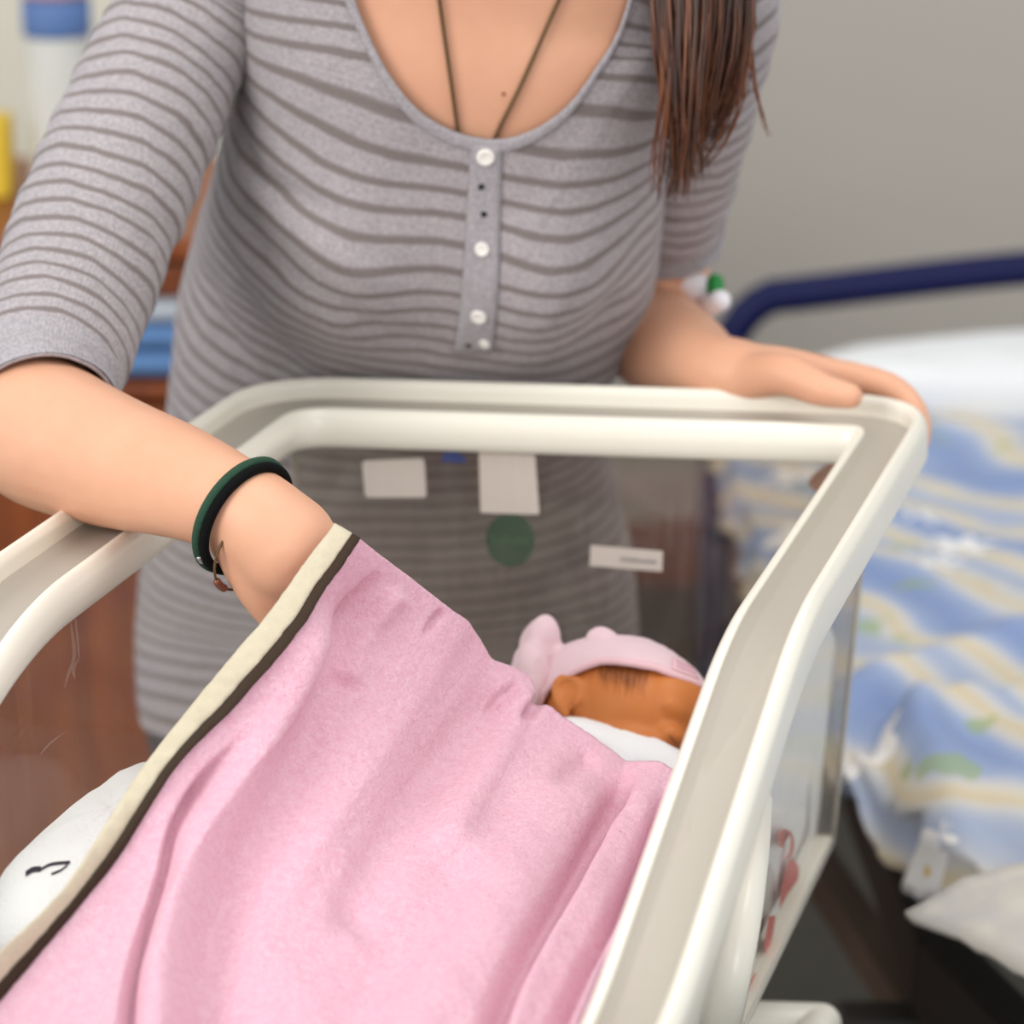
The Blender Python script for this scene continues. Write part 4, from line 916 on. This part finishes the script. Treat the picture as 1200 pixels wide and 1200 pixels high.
# ------------------------------------------------------------------ hospital bed
bed = empty('hospital_bed', (.75, 2.8, 0), 'hospital bed with blue tubular headboard, behind the bassinet', 'bed')
dH = 3.55
hx0 = at(845, 600, dH)[0]; topz = at(1000, 337, dH)[2]; yH = float(at(1000, 337, dH)[1])
hb = [(hx0, yH+.02, .05), (hx0, yH+.02, .35), (hx0+.002, yH+.01, topz-.14), (hx0+.012, yH, topz-.062), (hx0+.045, yH, topz-.018), (hx0+.10, yH, topz-.006), (hx0+.45, yH, topz+.030), (hx0+.86, yH, topz+.03), (hx0+.93, yH, topz+.005), (hx0+.955, yH, topz-.07), (hx0+.96, yH+.02, .35), (hx0+.96, yH+.02, .05)]
add_loft(MB(), tube(crlen(np.array(hb), 120), .0205, 16)).build('headboard_rail', M['blue_metal'], bed)
x0b = .245
for y in (2.25, 3.3): box(MB(), (.72, y, .42), (.92, .04, .05), None, .006).build('cross_beam', M['dark_metal'], bed, False)
def beam(a, b, w, h, name, m):
    a, b = np.array(a), np.array(b); t = nrm(b-a); s = nrm(np.cross(t, [0, 0, 1])); R = []
    for p in (a, b): R.append([p+s*w*x+np.array([0, 0, 1])*h*y for x, y in ((-.5, -.5), (.5, -.5), (.5, .5), (-.5, .5))])
    return add_loft(MB(), np.array(R)).build(name, m, bed, False)
beam((.30, 3.4, .50), (.335, 2.2, .50), .04, .06, 'side_beam', M['dark_metal']); beam((.335, 2.2, .50), (.50, 1.62, .50), .04, .06, 'side_beam', M['dark_metal'])
beam(atz(948, 1000, .40), atz(1085, 1210, .40), .03, .035, 'lower_rail', M['brown_metal'])
beam((1.2, 3.4, .50), (1.2, 1.7, .50), .04, .06, 'side_beam', M['dark_metal'])
for p in ((.36, 2.3), (.56, 1.75), (1.2, 1.8)):
    add_loft(MB(), tube(np.array([(p[0], p[1], z) for z in (.48, .3, .1, .0)]), .02, 12)).build('leg', M['dark_metal'], bed)
def x_left(y): return np.interp(y, [1.45, 1.7, 1.95, 2.2, 2.4, 2.8, 3.45], [.60, .49, .375, .285, .25, .225, .215])
# mattress
mv = []
for y in np.linspace(1.62, yH-.06, 24):
    xl = x_left(y)+.09; mv.append([(xl, y, .53), (xl-.004, y, .57), (xl+.01, y, .618), (xl+.05, y, .628), (1.1, y, .628), (1.17, y, .61), (1.18, y, .57), (1.17, y, .53)])
add_loft(MB(), np.array(mv)).build('mattress', M['mattress'], bed)
def cloth(y0, y1, xr, zt, hang, amp, seed, m, name, label, cat, nx=130, ny=170, xs=0.0, creases=()):
    V = np.zeros((ny, nx, 3))
    for i, y in enumerate(np.linspace(y0, y1, ny)):
        xl = x_left(y)+xs+.012; s = np.linspace(0, 1, nx); L = (xr-xl)+hang; d = s*L
        x = np.where(d < hang, xl-.012+.012*np.sin(d/hang*math.pi/2), xl+(d-hang)); z = np.where(d < hang, zt-hang+d, zt)
        rnd = np.exp(-((d-hang)/.04)**2)*.016; z = z-rnd
        hgt = amp*(noise1(x*9+y*5, seed)+.7*noise1(y*13-x*4, seed+1)+.4*noise1(x*24+y*17, seed+2))
        V[i, :, 0] = x+np.where(d < hang, .012*noise1(y*26+d*3, seed+4), 0); V[i, :, 1] = y; V[i, :, 2] = z+hgt*np.where(d < hang, .5, 1)
    for pl, w_, dp in creases:
        A = np.array([atz(x, y, zt)[:2] for x, y in pl]); Qc = crlen(np.c_[A, 0*A[:, :1]], 40)[:, :2]; dist = np.sqrt(((V[..., None, :2]-Qc)**2).sum(-1)).min(-1)
        V[..., 2] += -dp*np.exp(-(dist/w_)**2)+.75*dp*np.exp(-((dist-2.4*w_)/(1.3*w_))**2)
    if (np.cross(np.gradient(V, axis=1), np.gradient(V, axis=0))[..., 2]).mean() < 0: V = V[:, ::-1]
    o = solid(V, .012).build(name, m); return tag(o, label, cat)
cloth(1.95, yH-.22, 1.15, .660, .045, .010, 51, M['floral'], 'duvet', 'floral blue, yellow and white duvet spread over the hospital bed', 'duvet', creases=(([(990, 845), (1060, 818), (1130, 800), (1230, 770)], .022, .020), ([(1020, 845), (1035, 900), (1062, 960), (1080, 1000)], .016, .020), ([(1130, 860), (1180, 890), (1240, 900)], .02, .010)))
# fold of the duvet: a raised roll crossing the bed
pl_c = np.array([.80, yH-.145, .690]); V = ellipsoid((0, 0, 0), np.eye(3), 30, 44); V = np.sign(V)*np.abs(V)**.72; V = V*np.array([.48, .10, .046]); V[..., 2] += .004*noise1(V[..., 0]*20+V[..., 1]*30, 61)
tag(add_loft(MB(), V+pl_c).build('pillow', M['white_cloth']), 'white pillow lying against the blue headboard rail', 'pillow')
A_, B_ = atz(1062, 1036, .685), atz(1215, 935, .685); 
gy = np.linspace(0, 1, 50); gx = np.linspace(0, 1, 60); V = np.zeros((50, 60, 3)); C_ = np.array([.53, 1.66, .66]); D_ = np.array([1.10, 1.66, .68]); Bx = np.array([1.10, B_[1]+.25, .685])
for i, v in enumerate(gy):
    for j, u in enumerate(gx):
        p = (1-v)*((1-u)*A_+u*Bx)+v*((1-u)*C_+u*D_); p = p.copy(); p[2] += .007*noise1(np.array(p[0]*22+p[1]*14), 71)+.004*noise1(np.array(p[1]*40-p[0]*18), 72); 
        if u < .05: p[2] -= .02*((.05-u)/.05)**1.5
        V[i, j] = p
if (np.cross(np.gradient(V, axis=1), np.gradient(V, axis=0))[..., 2]).mean() < 0: V = V[:, ::-1]
tag(solid(V, .006).build('bed_sheet', M['bed_sheet']), 'crumpled off-white sheet over the near corner of the duvet', 'sheet')

# ------------------------------------------------------------------ bedside cabinet and what stands on it
dC = 3.25; yC = float(at(200, 400, dC)[1]); xr_ = float(at(330, 300, dC)[0]); xl_ = -1.15; zt = float(at(100, 268, dC)[2]); z2 = float(at(200, 330, dC)[2]); z3 = float(at(200, 468, dC)[2])
cab = empty('bedside_cabinet', ((xl_+xr_)/2, yC+.22, 0), 'reddish wooden bedside cabinet with an open shelf, behind the woman', 'cabinet')
w = xr_-xl_; xm = (xl_+xr_)/2
def cb(name, c, s, m='wood', bev=.004): return box(MB(), c, s, None, bev).build(name, M[m], cab, False)
cb('top_board', (xm, yC+.22, zt-.012), (w+.03, .47, .024)); cb('back_panel', (xm, yC+.44, (zt-.024)/2), (w, .015, zt-.03))
for x in (xl_+.009, xr_-.009): cb('side_panel', (x, yC+.225, (zt-.024)/2), (.018, .42, zt-.026))
dwr = cb('drawer', (xm, yC+.012, (zt-.03+z2)/2), (w-.04, .02, zt-.034-z2)); hn = MB(); add_loft(hn, tube(np.array([(xm-.06, yC, (zt+z2)/2), (xm-.05, yC-.02, (zt+z2)/2), (xm+.05, yC-.02, (zt+z2)/2), (xm+.06, yC, (zt+z2)/2)]), .005, 10)); hn.build('handle', M['metal'], dwr)
cb('shelf_board', (xm, yC+.22, z3+.0), (w-.036, .42, .018)); cb('shelf_board', (xm, yC+.22, z2-.006), (w-.036, .42, .014))
for k, x in enumerate((xl_+.02+(w-.04)*.25, xl_+.02+(w-.04)*.75)):
    d = cb('door', (x, yC+.012, (z3-.012+.06)/2+.0), (w/2-.024, .02, z3-.08)); s = 1 if k == 0 else -1
    kb = MB(); add_loft(kb, ellipsoid((x+s*(w/4-.05), yC-.008, z3-.12), np.eye(3)*.012, 10, 14)); kb.build('knob', M['metal'], d)
cb('plinth', (xm, yC+.22, .025), (w-.04, .40, .05), 'dark_niche')
tw = MB()
tx = float(at(190, 400, dC)[0])
tw_e = empty('folded_cloth', (tx, yC+.12, z3+.01), 'folded blue and white towel on the open shelf of the cabinet', 'towel')
hgt = (z2-z3-.03)
for k in range(3):
    mm = MB(); box(mm, (tx+.004*k-.01, yC+.13, z3+.012+hgt*(k+.5)/3), (.19-.012*k, .22, hgt/3-.003), None, .012); mm.build('fold_layer', M['towel_blue'] if k != 2 else M['towel_white'], tw_e)
bx_ = float(at(68, 60, 3.4)[0]); yb_ = float(at(68, 60, 3.4)[1])
def lathe(c, prof, seg=28): return np.array([[np.array([c[0]+r*math.cos(a), c[1]+r*math.sin(a), c[2]+z]) for a in np.linspace(0, 2*math.pi, seg, endpoint=False)] for r, z in prof])
bt = empty('bottle', (bx_, yb_, zt), 'tall pale plastic bottle with blue band and white top on the cabinet', 'bottle')
add_loft(MB(), lathe((bx_, yb_, zt), [(.005, .001), (.034, .002), (.037, .012), (.036, .06), (.037, .12), (.036, .17), (.034, .20), (.030, .225), (.024, .235)])).build('body', M['bottle'], bt)
add_loft(MB(), lathe((bx_, yb_, zt), [(.0368, .175), (.038, .178), (.038, .214), (.034, .217)])).build('band', M['bottle_blue'], bt)
add_loft(MB(), lathe((bx_, yb_, zt), [(.034, .218), (.038, .220), (.038, .236), (.03, .238)])).build('collar', M['pinkish'], bt)
add_loft(MB(), lathe((bx_, yb_, zt), [(.026, .238), (.030, .24), (.029, .285), (.020, .292), (.003, .293)])).build('cap', M['bottle_white'], bt)
yx = float(at(-40, 230, 3.38)[0]); ct = box(MB(), (yx, yb_-.02, zt+.045), (.088, .06, .088), None, .003).build('carton', M['yellow'], None, False); tag(ct, 'small yellow carton on the cabinet beside the pale bottle', 'carton')
